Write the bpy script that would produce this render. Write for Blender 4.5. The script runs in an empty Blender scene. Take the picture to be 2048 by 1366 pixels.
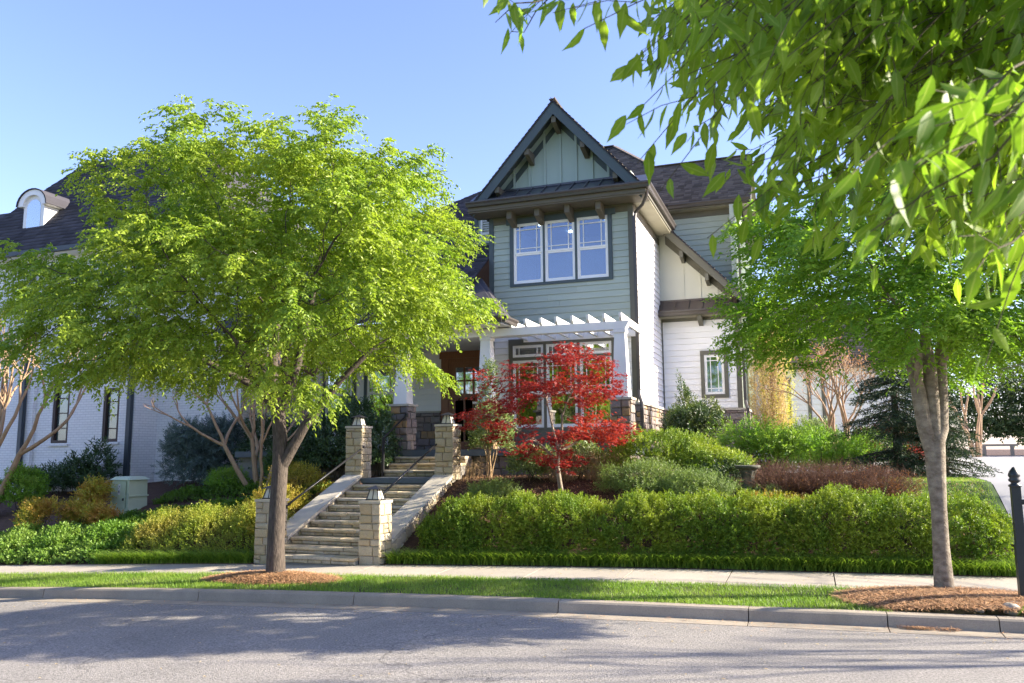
import bpy, math, random
import numpy as np
from mathutils import Vector, Matrix
random.seed(7); RNG = np.random.default_rng(7)
R = math.radians
SC = bpy.context.scene; COL = SC.collection

# ------------------------------------------------------------------ camera, sky, sun, exposure
YAW, PITCH, ROLL, EYE = .3476055, .135985, -.00788249, 2.0
cam_d = bpy.data.cameras.new('camera'); cam = bpy.data.objects.new('camera', cam_d); COL.objects.link(cam)
_r = Vector((math.cos(YAW), math.sin(YAW), 0)); _fh = Vector((-math.sin(YAW), math.cos(YAW), 0))
_f = _fh * math.cos(PITCH) + Vector((0, 0, math.sin(PITCH))); _u = _r.cross(_f)
_right = _r * math.cos(ROLL) + _u * math.sin(ROLL); _up = -_r * math.sin(ROLL) + _u * math.cos(ROLL)
M = Matrix((_right, _up, -_f)).transposed().to_4x4(); M.translation = Vector((0, 0, EYE)); cam.matrix_world = M
cam_d.sensor_width = 36; cam_d.lens = 36 * 1621.43 / 2048; cam_d.clip_start = .05; cam_d.clip_end = 2000
cam_d.dof.use_dof = True; cam_d.dof.focus_distance = 17; cam_d.dof.aperture_fstop = 9.0
SC.camera = cam
SUN_EL, SUN_AZ = R(27), R(69)            # azimuth from +Y towards +X
w = bpy.data.worlds.new('World'); SC.world = w; w.use_nodes = True
nt = w.node_tree; sky = nt.nodes.new('ShaderNodeTexSky'); sky.sky_type = 'NISHITA'; sky.sun_disc = False
sky.sun_elevation = SUN_EL; sky.sun_rotation = SUN_AZ; sky.air_density = 1.0; sky.dust_density = 1.0; sky.ozone_density = 1.6
tint = nt.nodes.new('ShaderNodeMix'); tint.data_type = 'RGBA'; tint.blend_type = 'MULTIPLY'; tint.inputs[0].default_value = 1; tint.inputs[7].default_value = (.675, .645, .82, 1)
nt.links.new(sky.outputs[0], tint.inputs[6]); nt.links.new(tint.outputs[2], nt.nodes['Background'].inputs[0]); nt.nodes['Background'].inputs[1].default_value = .15
sun_d = bpy.data.lights.new('sun', 'SUN'); sun_d.energy = 4.8; sun_d.angle = R(.53); sun_d.color = (1, .9, .73)
sun = bpy.data.objects.new('sun', sun_d); COL.objects.link(sun)
sv = Vector((math.cos(SUN_EL) * math.sin(SUN_AZ), math.cos(SUN_EL) * math.cos(SUN_AZ), math.sin(SUN_EL)))
sun.rotation_euler = sv.to_track_quat('Z', 'Y').to_euler(); sun.location = (20, 8, 15)
SC.view_settings.view_transform = 'Standard'; SC.view_settings.look = 'None'
SC.view_settings.exposure = 1.77; SC.view_settings.gamma = 1; SC.view_settings.use_curve_mapping = False
SC.cycles.max_bounces = 8; SC.cycles.transparent_max_bounces = 12; SC.cycles.use_denoising = True
SC.cycles.sample_clamp_indirect = 6

# ------------------------------------------------------------------ materials
def nodes(name):
    m = bpy.data.materials.new(name); m.use_nodes = True
    return m, m.node_tree, m.node_tree.nodes['Principled BSDF']
def N(t, kind, **kw):
    n = t.nodes.new(kind)
    for k, v in kw.items(): setattr(n, k, v)
    return n
def mixc(t, fac, a, b, mode='MIX'):
    n = N(t, 'ShaderNodeMix', data_type='RGBA', blend_type=mode)
    for sock, v in ((n.inputs[0], fac), (n.inputs[6], a), (n.inputs[7], b)):
        if isinstance(v, (int, float)): sock.default_value = v
        elif isinstance(v, tuple): sock.default_value = (*v, 1)
        else: t.links.new(v, sock)
    return n.outputs[2]
def mrange(t, v, a, b, c, d):
    n = N(t, 'ShaderNodeMapRange')
    for i, x in enumerate((a, b, c, d)): n.inputs[i + 1].default_value = x
    t.links.new(v, n.inputs[0]); return n.outputs[0]
def noise(t, scale, detail=4, rough=.55, stretch=None):
    g = N(t, 'ShaderNodeNewGeometry'); v = g.outputs['Position']
    if stretch:
        m = N(t, 'ShaderNodeMapping'); m.inputs['Scale'].default_value = stretch; t.links.new(v, m.inputs[0]); v = m.outputs[0]
    n = N(t, 'ShaderNodeTexNoise'); n.inputs['Scale'].default_value = scale
    n.inputs['Detail'].default_value = detail; n.inputs['Roughness'].default_value = rough
    t.links.new(v, n.inputs['Vector']); return n.outputs['Fac']
def grey(t, v):
    n = N(t, 'ShaderNodeCombineColor')
    for i in range(3): t.links.new(v, n.inputs[i])
    return n.outputs[0]
def mat(name, col, rough=.75, col2=None, scale=3, detail=5, bump=0, bscale=60, island=0, objr=0, spec=.35, metal=0, stretch=None, palette=None, speck=0, dirt=0, sscale=180, cracks=False):
    m, t, b = nodes(name)
    b.inputs['Roughness'].default_value = rough; b.inputs['Specular IOR Level'].default_value = spec; b.inputs['Metallic'].default_value = metal
    if palette:
        oi = N(t, 'ShaderNodeObjectInfo'); cr = N(t, 'ShaderNodeValToRGB'); cr.color_ramp.interpolation = 'CONSTANT'
        e = cr.color_ramp.elements
        for i, c in enumerate(palette):
            el = e[i] if i < 2 else e.new(i / len(palette))
            el.position = i / len(palette); el.color = (*c, 1)
        t.links.new(oi.outputs['Random'], cr.inputs[0]); c = cr.outputs[0]
        if col2: c = mixc(t, mrange(t, noise(t, scale, detail, stretch=stretch), .35, .65, 0, .5), c, col2)
    else:
        c2 = col2 or tuple(x * .86 for x in col)
        c = mixc(t, mrange(t, noise(t, scale, detail, stretch=stretch), .3, .7, 0, 1), col, c2)
    if speck: c = mixc(t, 1.0, c, grey(t, mrange(t, noise(t, sscale, 3, .7), .3, .7, 1 - speck, 1 + speck)), 'MULTIPLY')
    if dirt: c = mixc(t, mrange(t, noise(t, .9, 6, .65), .55, .8, 0, dirt), c, tuple(x * .45 for x in col))
    if cracks:
        vo = N(t, 'ShaderNodeTexVoronoi', feature='DISTANCE_TO_EDGE'); vo.inputs['Scale'].default_value = .55; g = N(t, 'ShaderNodeNewGeometry')
        nz = N(t, 'ShaderNodeTexNoise'); nz.inputs['Scale'].default_value = 1.7; nz.inputs['Detail'].default_value = 6; t.links.new(g.outputs['Position'], nz.inputs['Vector'])
        ad = N(t, 'ShaderNodeMix', data_type='RGBA', blend_type='LINEAR_LIGHT'); ad.inputs[0].default_value = .45; t.links.new(g.outputs['Position'], ad.inputs[6]); t.links.new(nz.outputs['Color'], ad.inputs[7]); t.links.new(ad.outputs[2], vo.inputs['Vector'])
        k = N(t, 'ShaderNodeMath', operation='MULTIPLY'); t.links.new(mrange(t, vo.outputs['Distance'], .0, .011, .55, 0), k.inputs[0]); t.links.new(mrange(t, noise(t, .35, 2), .48, .58, 0, 1), k.inputs[1])
        c = mixc(t, k.outputs[0], c, (.05, .048, .046))
    if island:
        g = N(t, 'ShaderNodeNewGeometry')
        c = mixc(t, 1.0, c, grey(t, mrange(t, g.outputs['Random Per Island'], 0, 1, 1 - island, 1 + island)), 'MULTIPLY')
    if objr:
        oi = N(t, 'ShaderNodeObjectInfo')
        c = mixc(t, 1.0, c, grey(t, mrange(t, oi.outputs['Random'], 0, 1, 1 - objr, 1 + objr)), 'MULTIPLY')
    t.links.new(c, b.inputs['Base Color'])
    if bump:
        bp = N(t, 'ShaderNodeBump'); bp.inputs['Strength'].default_value = bump; bp.inputs['Distance'].default_value = .02
        t.links.new(noise(t, bscale, 5, .6, stretch), bp.inputs['Height']); t.links.new(bp.outputs[0], b.inputs['Normal'])
    return m
def leafmat(name, c1, c2, c3=None, trans=.4, gloss=.3, clump=.9, rib=False):
    m, t, b = nodes(name)
    g = N(t, 'ShaderNodeNewGeometry'); rnd = g.outputs['Random Per Island']
    c = mixc(t, rnd, c1, c2)
    if c3: c = mixc(t, mrange(t, noise(t, clump, 3), .42, .62, 0, .75), c, c3)
    if rib:                                             # pale midrib down each leaf, faint blotches
        at = N(t, 'ShaderNodeAttribute', attribute_name='rib'); c = mixc(t, mrange(t, noise(t, 55, 3), .35, .7, 0, .3), c, tuple(x * .6 for x in c1)); c = mixc(t, mrange(t, at.outputs['Fac'], .04, .16, .55, 0), c, (.34, .42, .12))
    t.links.new(c, b.inputs['Base Color']); b.inputs['Roughness'].default_value = .45; b.inputs['Specular IOR Level'].default_value = gloss
    tr = N(t, 'ShaderNodeBsdfTranslucent'); mx = N(t, 'ShaderNodeMixShader'); mx.inputs[0].default_value = trans
    t.links.new(mixc(t, 1.0, c, (1.45, 1.5, .75), 'MULTIPLY'), tr.inputs[0])
    t.links.new(b.outputs[0], mx.inputs[1]); t.links.new(tr.outputs[0], mx.inputs[2])
    t.links.new(mx.outputs[0], t.nodes['Material Output'].inputs[0]); return m
def glassmat(name, tint, refl):
    m, t, b = nodes(name)
    tr = N(t, 'ShaderNodeBsdfTransparent'); tr.inputs[0].default_value = (*tint, 1)
    gl = N(t, 'ShaderNodeBsdfGlossy'); gl.inputs['Roughness'].default_value = .03; gl.inputs[0].default_value = (.95, .97, 1, 1)
    mx = N(t, 'ShaderNodeMixShader'); mx.inputs[0].default_value = refl
    t.links.new(tr.outputs[0], mx.inputs[1]); t.links.new(gl.outputs[0], mx.inputs[2])
    t.links.new(mx.outputs[0], t.nodes['Material Output'].inputs[0]); return m
def emat(name, col, s):
    m, t, b = nodes(name); b.inputs['Base Color'].default_value = (*col, 1)
    b.inputs['Emission Color'].default_value = (*col, 1); b.inputs['Emission Strength'].default_value = s; return m

MT = dict(
 sage=mat('sage_paint', (.38, .425, .355), .6, (.35, .4, .335), 1.2, objr=.06, bump=.05, bscale=90, dirt=.14),
 sage_lt=mat('pale_sage_paint', (.42, .47, .39), .6, (.39, .445, .37), 1.2, objr=.03, bump=.05, bscale=90),
 panel=mat('sage_panel', (.37, .44, .385), .65, (.35, .42, .37), 2, bump=.04),
 cream=mat('cream_paint', (.6, .595, .5), .6, (.57, .565, .475), 1.5, objr=.02),
 white=mat('white_paint', (.86, .85, .815), .55, (.8, .785, .745), 1.1, objr=.03, bump=.04, bscale=90, dirt=.1),
 trim=mat('olive_grey_trim', (.135, .13, .098), .55, (.12, .116, .088), 3),
 trimblue=mat('dark_slate_trim', (.075, .098, .1), .55, (.068, .088, .092), 3),
 bracket=mat('brown_bracket_paint', (.14, .122, .085), .6, (.115, .1, .07), 4),
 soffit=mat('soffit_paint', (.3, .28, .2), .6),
 gutter=mat('bronze_gutter', (.075, .064, .055), .35, (.065, .056, .049), 3, spec=.5),
 metal=mat('dark_metal_roof', (.045, .047, .055), .35, (.06, .06, .065), 2, spec=.6),
 metalbr=mat('brown_metal_roof', (.1, .075, .06), .4, (.085, .065, .052), 2, spec=.5),
 shingle=mat('shingle', (.135, .112, .092), .9, (.095, .08, .068), .9, island=.4, bump=.3, bscale=120),
 shingle_dk=mat('dark_shingle', (.055, .052, .06), .9, (.04, .038, .045), .9, island=.35, bump=.3, bscale=120),
 house_stone=mat('veneer_stone', (.2, .16, .14), .85, (.16, .14, .135), 9, palette=[(.22, .175, .15), (.29, .215, .16), (.17, .155, .15), (.33, .255, .2), (.23, .18, .165), (.42, .26, .11), (.19, .16, .14), (.28, .24, .21)], bump=.5, bscale=28),
 lime=mat('limestone', (.5, .44, .33), .85, (.4, .34, .25), 10, palette=[(.46, .385, .26), (.42, .34, .2), (.5, .42, .3), (.38, .32, .225), (.46, .355, .21), (.42, .37, .28)], bump=.6, bscale=30, speck=.2, sscale=60, dirt=.5),
 step=mat('weathered_step_stone', (.5, .43, .31), .9, (.27, .23, .17), 7, palette=[(.64, .51, .33), (.56, .46, .32), (.68, .54, .34), (.58, .5, .38)], bump=.6, bscale=30, speck=.22, sscale=60, dirt=.55),
 mortar=mat('mortar', (.25, .235, .21), .95, bump=.3), mortar_lt=mat('pale_mortar', (.36, .33, .27), .95, bump=.3),
 coping=mat('coping_concrete', (.52, .47, .38), .85, (.44, .4, .33), 6, bump=.25, bscale=70, speck=.1, objr=.05),
 blue=mat('bluestone', (.115, .135, .15), .75, (.1, .115, .13), 4, bump=.15),
 concrete=mat('sidewalk_concrete', (.41, .36, .3), .88, (.35, .31, .26), 1.6, objr=.06, bump=.18, bscale=140, speck=.22, dirt=.55, sscale=60),
 kerb=mat('kerb_concrete', (.38, .32, .245), .9, (.28, .24, .19), 2.2, objr=.07, bump=.3, bscale=110, speck=.14, dirt=.8, sscale=70),
 asphalt=mat('asphalt', (.28, .258, .235), .92, (.225, .21, .192), .8, bump=.7, bscale=70, speck=.5, dirt=.4, sscale=40, cracks=True),
 drive=mat('drive_concrete', (.33, .325, .32), .85, (.29, .285, .28), 1.2, bump=.1, bscale=140, speck=.06),
 mulch=mat('bark_mulch', (.105, .055, .035), .95, (.06, .034, .024), 14, detail=8, bump=1, bscale=45, speck=.35),
 soil=mat('verge_soil', (.07, .075, .03), .95, (.05, .05, .022), 9, bump=.6, bscale=60),
 lawn=mat('far_lawn', (.07, .12, .03), .95, (.06, .1, .025), 5, bump=.5, bscale=60),
 straw=mat('pine_straw', (.56, .33, .17), .85, (.34, .18, .085), 8, island=.55),
 black=mat('black_iron', (.018, .018, .02), .38, spec=.5), blackm=mat('satin_black_post', (.022, .03, .034), .4, spec=.5),
 frost=mat('frosted_lantern_glass', (.62, .6, .5), .3), bulb=mat('lantern_bulb', (.8, .8, .75), .2),
 door=mat('stained_wood', (.3, .115, .04), .45, (.2, .075, .028), 6, stretch=(9, 9, .8), detail=8, spec=.45),
 glass_sky=glassmat('window_glass', (.5, .62, .78), .17), glass_dk=glassmat('dark_window_glass', (.45, .5, .48), .42), glass_blind=glassmat('blind_window_glass', (.75, .8, .8), .1), glass_nook=glassmat('clear_window_glass', (.75, .8, .78), .22),
 room=mat('room_wall', (.2, .25, .33), .8), room_dk=mat('dim_room_wall', (.16, .14, .11), .8), room_lt=mat('hall_wall', (.42, .43, .4), .8),
 stairdk=mat('hall_stair_string', (.12, .15, .15), .6),
 lamp=emat('downlight_glow', (1, .9, .7), 16.0), pend=emat('pendant_glow', (1, .72, .5), .8),
 brickw=None,
 utility=mat('utility_green', (.5, .58, .43), .5, (.46, .54, .4), 3), sticker=mat('white_sticker', (.8, .8, .78), .5), ink=mat('sticker_ink', (.02, .02, .02), .6),
 nwood=mat('dark_window_frame', (.06, .04, .032), .55), ndown=mat('slate_downspout', (.045, .06, .07), .45),
 blind=mat('window_blind', (.45, .52, .5), .7),
 birdbath=mat('mossy_concrete', (.16, .155, .13), .92, (.08, .085, .06), 12, bump=.6, bscale=50, speck=.25),
 rock=mat('river_rock', (.5, .45, .36), .8, (.35, .3, .24), 6, palette=[(.5, .44, .34), (.6, .56, .46), (.38, .35, .3)], bump=.2),
 rail=mat('weathered_wood', (.2, .19, .17), .85),
 bark_big=mat('furrowed_bark', (.125, .1, .08), .95, (.05, .041, .034), 34, detail=8, bump=1.0, bscale=55, stretch=(1, 1, .28)),
 bark_sm=mat('smooth_grey_bark', (.33, .285, .22), .85, (.14, .11, .08), 9, detail=9, bump=.7, bscale=26, stretch=(1, 1, 1.6), speck=.3, dirt=.5),
 bark_tan=mat('peeling_tan_bark', (.42, .29, .18), .7, (.3, .19, .11), 14, stretch=(1, 1, .25), bump=.2),
 bark_pale=mat('pale_maple_bark', (.36, .3, .24), .8, (.2, .16, .12), 12, bump=.3),
 bark_dk=mat('dark_bark', (.1, .085, .05), .9, bump=.4), twig_br=mat('brown_twig', (.15, .075, .05), .85, (.1, .05, .035), 6, island=.4),
 twig_tan=mat('dry_twig', (.4, .28, .16), .85, island=.3),
 L_big=leafmat('zelkova_leaf', (.29, .385, .05), (.15, .26, .03), (.34, .42, .055), .4),
 L_rt=leafmat('street_tree_leaf', (.21, .36, .04), (.12, .25, .028), (.26, .4, .045), .45),
 L_fg=leafmat('near_leaf', (.21, .34, .03), (.085, .18, .017), (.26, .37, .035), .55, gloss=.35, clump=2, rib=True),
 L_red=leafmat('maple_leaf', (.35, .025, .032), (.19, .013, .02), (.42, .06, .045), .4, gloss=.4),
 L_hedge=leafmat('hedge_leaf', (.225, .32, .034), (.085, .17, .02), (.29, .345, .04), .33, clump=1.5),
 L_yel=leafmat('golden_leaf', (.4, .36, .045), (.27, .29, .035), (.36, .22, .05), .35, clump=1.4),
 L_abel=leafmat('abelia_leaf', (.36, .4, .06), (.23, .31, .04), (.38, .3, .07), .38, clump=1.2),
 L_lime=leafmat('lime_leaf', (.2, .36, .04), (.14, .28, .03), (.26, .38, .06), .4, clump=1.6),
 L_cov=leafmat('ground_cover_leaf', (.16, .29, .04), (.1, .2, .025), (.25, .36, .08), .35, clump=1.1),
 L_ivy=leafmat('low_green_leaf', (.1, .2, .02), (.065, .145, .018), (.15, .24, .03), .3, clump=1.2),
 L_dark=leafmat('dark_glossy_leaf', (.06, .115, .04), (.038, .08, .028), (.08, .14, .045), .2, gloss=.6),
 L_holly=leafmat('holly_leaf', (.06, .11, .025), (.035, .075, .018), (.16, .19, .03), .25, gloss=.6, clump=2.2),
 L_var=leafmat('variegated_leaf', (.3, .34, .14), (.1, .17, .05), (.2, .27, .1), .3, gloss=.4),
 L_silver=leafmat('silver_green_leaf', (.19, .27, .09), (.12, .19, .06), (.25, .33, .09), .3, clump=2),
 L_blue=leafmat('blue_needle', (.15, .21, .2), (.09, .135, .13), None, .2),
 L_spruce=leafmat('spruce_needle', (.05, .085, .04), (.03, .055, .028), None, .12),
 L_nand=leafmat('nandina_leaf', (.46, .34, .06), (.3, .36, .045), (.45, .2, .06), .4, clump=1.8),
 L_pink=leafmat('new_red_leaf', (.42, .17, .1), (.35, .2, .09), None, .4),
 L_horn=leafmat('yellow_bud_leaf', (.5, .46, .11), (.38, .38, .1), None, .4), L_tan=leafmat('tan_dry_leaf', (.62, .48, .32), (.46, .33, .2), None, .35),
 L_rus=leafmat('russet_bud', (.3, .12, .04), (.2, .08, .04), None, .3),
 L_far=leafmat('far_leaf', (.06, .1, .03), (.035, .065, .02), (.09, .13, .04), .25, clump=.5),
 grass=leafmat('grass_blade', (.21, .34, .045), (.15, .27, .035), (.3, .4, .08), .4, clump=1.6), lir=leafmat('liriope_blade', (.3, .42, .07), (.12, .22, .03), None, .4),
)
def brickmat():
    m, t, b = nodes('painted_white_brick'); g = N(t, 'ShaderNodeNewGeometry')
    sp = N(t, 'ShaderNodeSeparateXYZ'); cb = N(t, 'ShaderNodeCombineXYZ'); t.links.new(g.outputs['Position'], sp.inputs[0])
    ad = N(t, 'ShaderNodeMath', operation='ADD'); t.links.new(sp.outputs[0], ad.inputs[0]); t.links.new(sp.outputs[1], ad.inputs[1])
    t.links.new(ad.outputs[0], cb.inputs[0]); t.links.new(sp.outputs[2], cb.inputs[1])
    br = N(t, 'ShaderNodeTexBrick'); t.links.new(cb.outputs[0], br.inputs[0]); br.inputs['Scale'].default_value = 1
    br.inputs['Brick Width'].default_value = .21; br.inputs['Row Height'].default_value = .075; br.inputs['Mortar Size'].default_value = .009
    br.inputs[1].default_value = (.86, .85, .83, 1); br.inputs[2].default_value = (.8, .79, .77, 1); br.inputs[3].default_value = (.68, .67, .66, 1)
    t.links.new(br.outputs[0], b.inputs['Base Color']); b.inputs['Roughness'].default_value = .75
    bp = N(t, 'ShaderNodeBump'); bp.invert = True; bp.inputs['Distance'].default_value = .012; bp.inputs['Strength'].default_value = .9
    t.links.new(br.outputs['Fac'], bp.inputs['Height']); t.links.new(bp.outputs[0], b.inputs['Normal']); return m
MT['brickw'] = brickmat()

# ------------------------------------------------------------------ object helpers
WL = {}                                               # world location of every object's origin
def tag(o, label, cat, group=None, kind=None):
    if label: o['label'] = label
    if cat: o['category'] = cat
    if group: o['group'] = group
    if kind: o['kind'] = kind
    return o
def thing(name, label, cat, loc, group=None):
    o = bpy.data.objects.new(name, None); COL.objects.link(o); o.empty_display_size = .2
    o.location = loc; WL[o] = np.array(loc, float); return tag(o, label, cat, group)
def link(name, me, parent, loc=(0, 0, 0), scale=None):
    o = bpy.data.objects.new(name, me); COL.objects.link(o); loc = np.array(loc, float); WL[o] = loc
    if parent is not None: o.parent = parent; o.location = loc - WL[parent]
    else: o.location = loc
    if scale: o.scale = scale
    return o
def npmesh(name, V, F, material, parent=None, origin=None, smooth=False):
    V = np.asarray(V, np.float32); F = np.asarray(F, np.int32); me = bpy.data.meshes.new(name)
    org = np.array([V[:, 0].mean(), V[:, 1].mean(), V[:, 2].min()]) if origin is None else np.array(origin, float)
    me.vertices.add(len(V)); me.vertices.foreach_set('co', (V - org.astype(np.float32)).ravel())
    k = F.shape[1]; me.loops.add(F.size); me.loops.foreach_set('vertex_index', F.ravel())
    me.polygons.add(len(F)); me.polygons.foreach_set('loop_start', np.arange(0, F.size, k, dtype=np.int32))
    if smooth: me.polygons.foreach_set('use_smooth', np.ones(len(F), bool))
    me.update(calc_edges=True); me.materials.append(MT[material])
    return link(name, me, parent, org)
class MB:
    def __init__(s): s.v = []; s.f = []
    def add(s, V, F):
        b = len(s.v); s.v += [tuple(map(float, p)) for p in V]; s.f += [tuple(i + b for i in f) for f in F]; return s
    def box(s, x0, x1, y0, y1, z0, z1):
        V = [(x, y, z) for z in (z0, z1) for y in (y0, y1) for x in (x0, x1)]
        return s.add(V, [(0, 2, 3, 1), (4, 5, 7, 6), (0, 1, 5, 4), (2, 6, 7, 3), (0, 4, 6, 2), (1, 3, 7, 5)])
    def prism(s, poly, d):                                # poly of 3-D points swept along d
        n = len(poly); d = np.array(d, float); V = [np.array(p, float) for p in poly]; V += [p + d for p in V]
        F = [tuple(range(n))[::-1], tuple(range(n, 2 * n))] + [(i, (i + 1) % n, n + (i + 1) % n, n + i) for i in range(n)]
        return s.add(V, F)
    def beam(s, p, q, wd, h, up=(0, 0, 1)):               # rectangular bar from p to q
        p = np.array(p, float); q = np.array(q, float); d = q - p; d /= np.linalg.norm(d)
        a = np.cross(d, np.array(up, float)); a /= np.linalg.norm(a); c = np.cross(a, d)
        return s.prism([p - a * wd / 2 - c * h / 2, p + a * wd / 2 - c * h / 2, p + a * wd / 2 + c * h / 2, p - a * wd / 2 + c * h / 2], q - p)
    def tube(s, pts, rad, n=8, cap=True):
        V, F = tube(pts, rad, n, cap); return s.add(V, F)
    def lathe(s, c, prof, n=20):
        c = np.array(c, float); V = []; F = []
        for r, z in prof: V += [c + (r * math.cos(2 * math.pi * k / n), r * math.sin(2 * math.pi * k / n), z) for k in range(n)]
        for i in range(len(prof) - 1):
            for k in range(n): F.append((i * n + k, i * n + (k + 1) % n, (i + 1) * n + (k + 1) % n, (i + 1) * n + k))
        F.append(tuple(range(n))[::-1]); F.append(tuple(range((len(prof) - 1) * n, len(prof) * n)))
        return s.add(V, F)
    def build(s, name, material, parent=None, origin=None, smooth=False):
        V = np.array(s.v); me = bpy.data.meshes.new(name)
        org = np.array([V[:, 0].mean(), V[:, 1].mean(), V[:, 2].min()]) if origin is None else np.array(origin, float)
        me.from_pydata((V - org).tolist(), [], s.f); me.materials.append(MT[material])
        if smooth: me.polygons.foreach_set('use_smooth', [True] * len(s.f))
        me.update(); return link(name, me, parent, org)
def box(name, material, parent, *b): return MB().box(*b).build(name, material, parent)
def tube(pts, rad, n=8, cap=True):
    P = np.array(pts, float); r = np.broadcast_to(np.array(rad, float), (len(P),)); T = np.gradient(P, axis=0)
    T /= np.linalg.norm(T, axis=1)[:, None] + 1e-9
    a = np.cross(T[0], (0, 0, 1) if abs(T[0][2]) < .9 else (1, 0, 0)); a /= np.linalg.norm(a); V = []
    ang = np.arange(n) * 2 * math.pi / n; ca, sa = np.cos(ang)[:, None], np.sin(ang)[:, None]
    for i in range(len(P)):
        a = a - T[i] * (a @ T[i]); a /= np.linalg.norm(a) + 1e-9; b = np.cross(T[i], a)
        V.append(P[i] + r[i] * (ca * a + sa * b))
    V = np.concatenate(V); F = [(i * n + k, i * n + (k + 1) % n, (i + 1) * n + (k + 1) % n, (i + 1) * n + k) for i in range(len(P) - 1) for k in range(n)]
    if cap: F.append(tuple(range(n))[::-1]); F.append(tuple(range((len(P) - 1) * n, len(P) * n)))
    return V, F
def unit(v): return v / (np.linalg.norm(v, axis=-1, keepdims=True) + 1e-9)
def copy_tree(o, loc, scale=1, rz=0, label=None, group=None):
    r = o.copy(); COL.objects.link(r); r.location = loc; r.scale = (scale,) * 3; r.rotation_euler = (0, 0, rz)
    if label: r['label'] = label
    if group: r['group'] = group
    for ch in o.children:
        c = ch.copy(); COL.objects.link(c); c.parent = r
        for g in ch.children: d = g.copy(); COL.objects.link(d); d.parent = c
    return r

# ------------------------------------------------------------------ terrain functions (X along the street, Y away from it, Z up)
KB = ([-60, -16, -12.4, -8.5, -6, -3.2, -.8, .9, 2.5, 10, 40], [9.6, 9.82, 9.88, 9.98, 10.08, 10.26, 10.45, 10.6, 10.72, 11.3, 13.6])      # back of kerb
SF = ([-60, -14.4, -10.7, -8.7, -6.2, -4.4, -2.56, -1.5, .16, 2.5, 10, 40], [11.5, 11.36, 11.32, 11.38, 11.48, 11.58, 11.72, 11.83, 12.08, 12.3, 12.9, 15.2])
SB = ([-60, -15.9, -11.7, -9.4, -6.95, -4.85, -1.7, .24, 1.7, 2.5, 10, 40], [12.8, 12.5, 12.38, 12.4, 12.53, 12.74, 13.15, 13.38, 13.52, 13.6, 14.2, 16.5])
kb = lambda x: np.interp(x, *KB)
sf = lambda x: np.interp(x, *SF)
sb = lambda x: np.interp(x, *SB)
def zs(a):
    t = np.minimum(0, np.asarray(a, float) + 2)
    return np.where(t > -11, -.0022 * t * t, -.2662 - .0484 * (-11 - t))
def terr(a, b):
    a = np.asarray(a, float); b = np.asarray(b, float); zw = zs(a) + .185; d = b - sb(a) - .42
    hp = np.interp(a, [-45, -24, -18, -12, -9.6, -4, 2, 4, 60], [.4, .95, 1.22, 1.4, 1.45, 1.45, 1.4, 1.38, 1.4])
    W = np.interp(a, [-40, -16, -11, -9.6, -7, 3], [7, 6.0, 4.5, 3.2, 2.9, 2.4])
    s = np.clip(d / W, 0, 1); s = s * (1.25 - .25 * s)
    return zw + (hp - zw) * s + np.clip(.014 * (d - W), 0, .32)
def zt(a, b): return float(terr(a, b))
CR = np.array([math.cos(YAW), math.sin(YAW), 0]); CD = np.array([-math.sin(YAW), math.cos(YAW), 0]); CZ = np.array([0, 0, 1.])

# ------------------------------------------------------------------ ground, road, kerb, sidewalk
def strip(name, material, xs, f0, f1, z0, z1, parent=None, ny=1):
    V = []; F = []
    for x in xs:
        for j in range(ny + 1):
            t = j / ny; V.append((x, f0(x) * (1 - t) + f1(x) * t, z0(x) * (1 - t) + z1(x) * t))
    for i in range(len(xs) - 1):
        for j in range(ny): a = i * (ny + 1) + j; F.append((a, a + ny + 1, a + ny + 2, a + 1))
    return npmesh(name, V, F, material, parent)
XS = np.concatenate([np.arange(-60, -16, 4), np.arange(-16, 12, .5), np.arange(12, 61, 4)])
road = strip('road', 'asphalt', XS, lambda x: -9.0, lambda x: kb(x) - .42, lambda x: zs(x) - .02, lambda x: zs(x), ny=10); road['kind'] = 'structure'
gx = np.concatenate([np.arange(-60, -24, 3), np.arange(-24, 8, .25), np.arange(8, 61, 4)])
gd = np.concatenate([np.arange(0, 9, .25), np.arange(9, 40, 2), [60, 120, 300, 700]])
V = []; F = []
for x in gx:
    for d in gd:
        y = sb(x) + d - .02; z = zt(x, y)
        if -9.45 < x < -7.0 and 12.2 < y < 17.9: z -= .6
        if d < 9 and d > .4: z += .02 * math.sin(x * 3.1 + y * 2.3) + random.uniform(-.012, .012)
        V.append((x, y, z))
n = len(gd)
for i in range(len(gx) - 1):
    for j in range(n - 1): a = i * n + j; F.append((a, a + n, a + n + 1, a + 1))
ground = npmesh('ground', V, F, 'mulch', smooth=True); ground['kind'] = 'structure'
verge = strip('verge', 'soil', XS, lambda x: kb(x) - .02, lambda x: sf(x) + .03, lambda x: zs(x) + .135, lambda x: zs(x) + .15, ny=2); verge['kind'] = 'structure'
far_side = strip('lawn', 'lawn', XS, lambda x: -300., lambda x: -8.9, lambda x: zs(x) - .1, lambda x: zs(x) + .05); far_side['kind'] = 'structure'
kerb = strip('kerb', 'mortar', XS, lambda x: kb(x) - .44, lambda x: kb(x) - .005, lambda x: zs(x) - .05, lambda x: zs(x) + .0); kerb['kind'] = 'structure'
KJ = [-40, -30, -24, -20.2, -17.2, -14.2, -11.3, -8.4, -5.9, -3.07, -.78, .73, 1.86, 4, 6.5, 9, 14, 22, 40]
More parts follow.
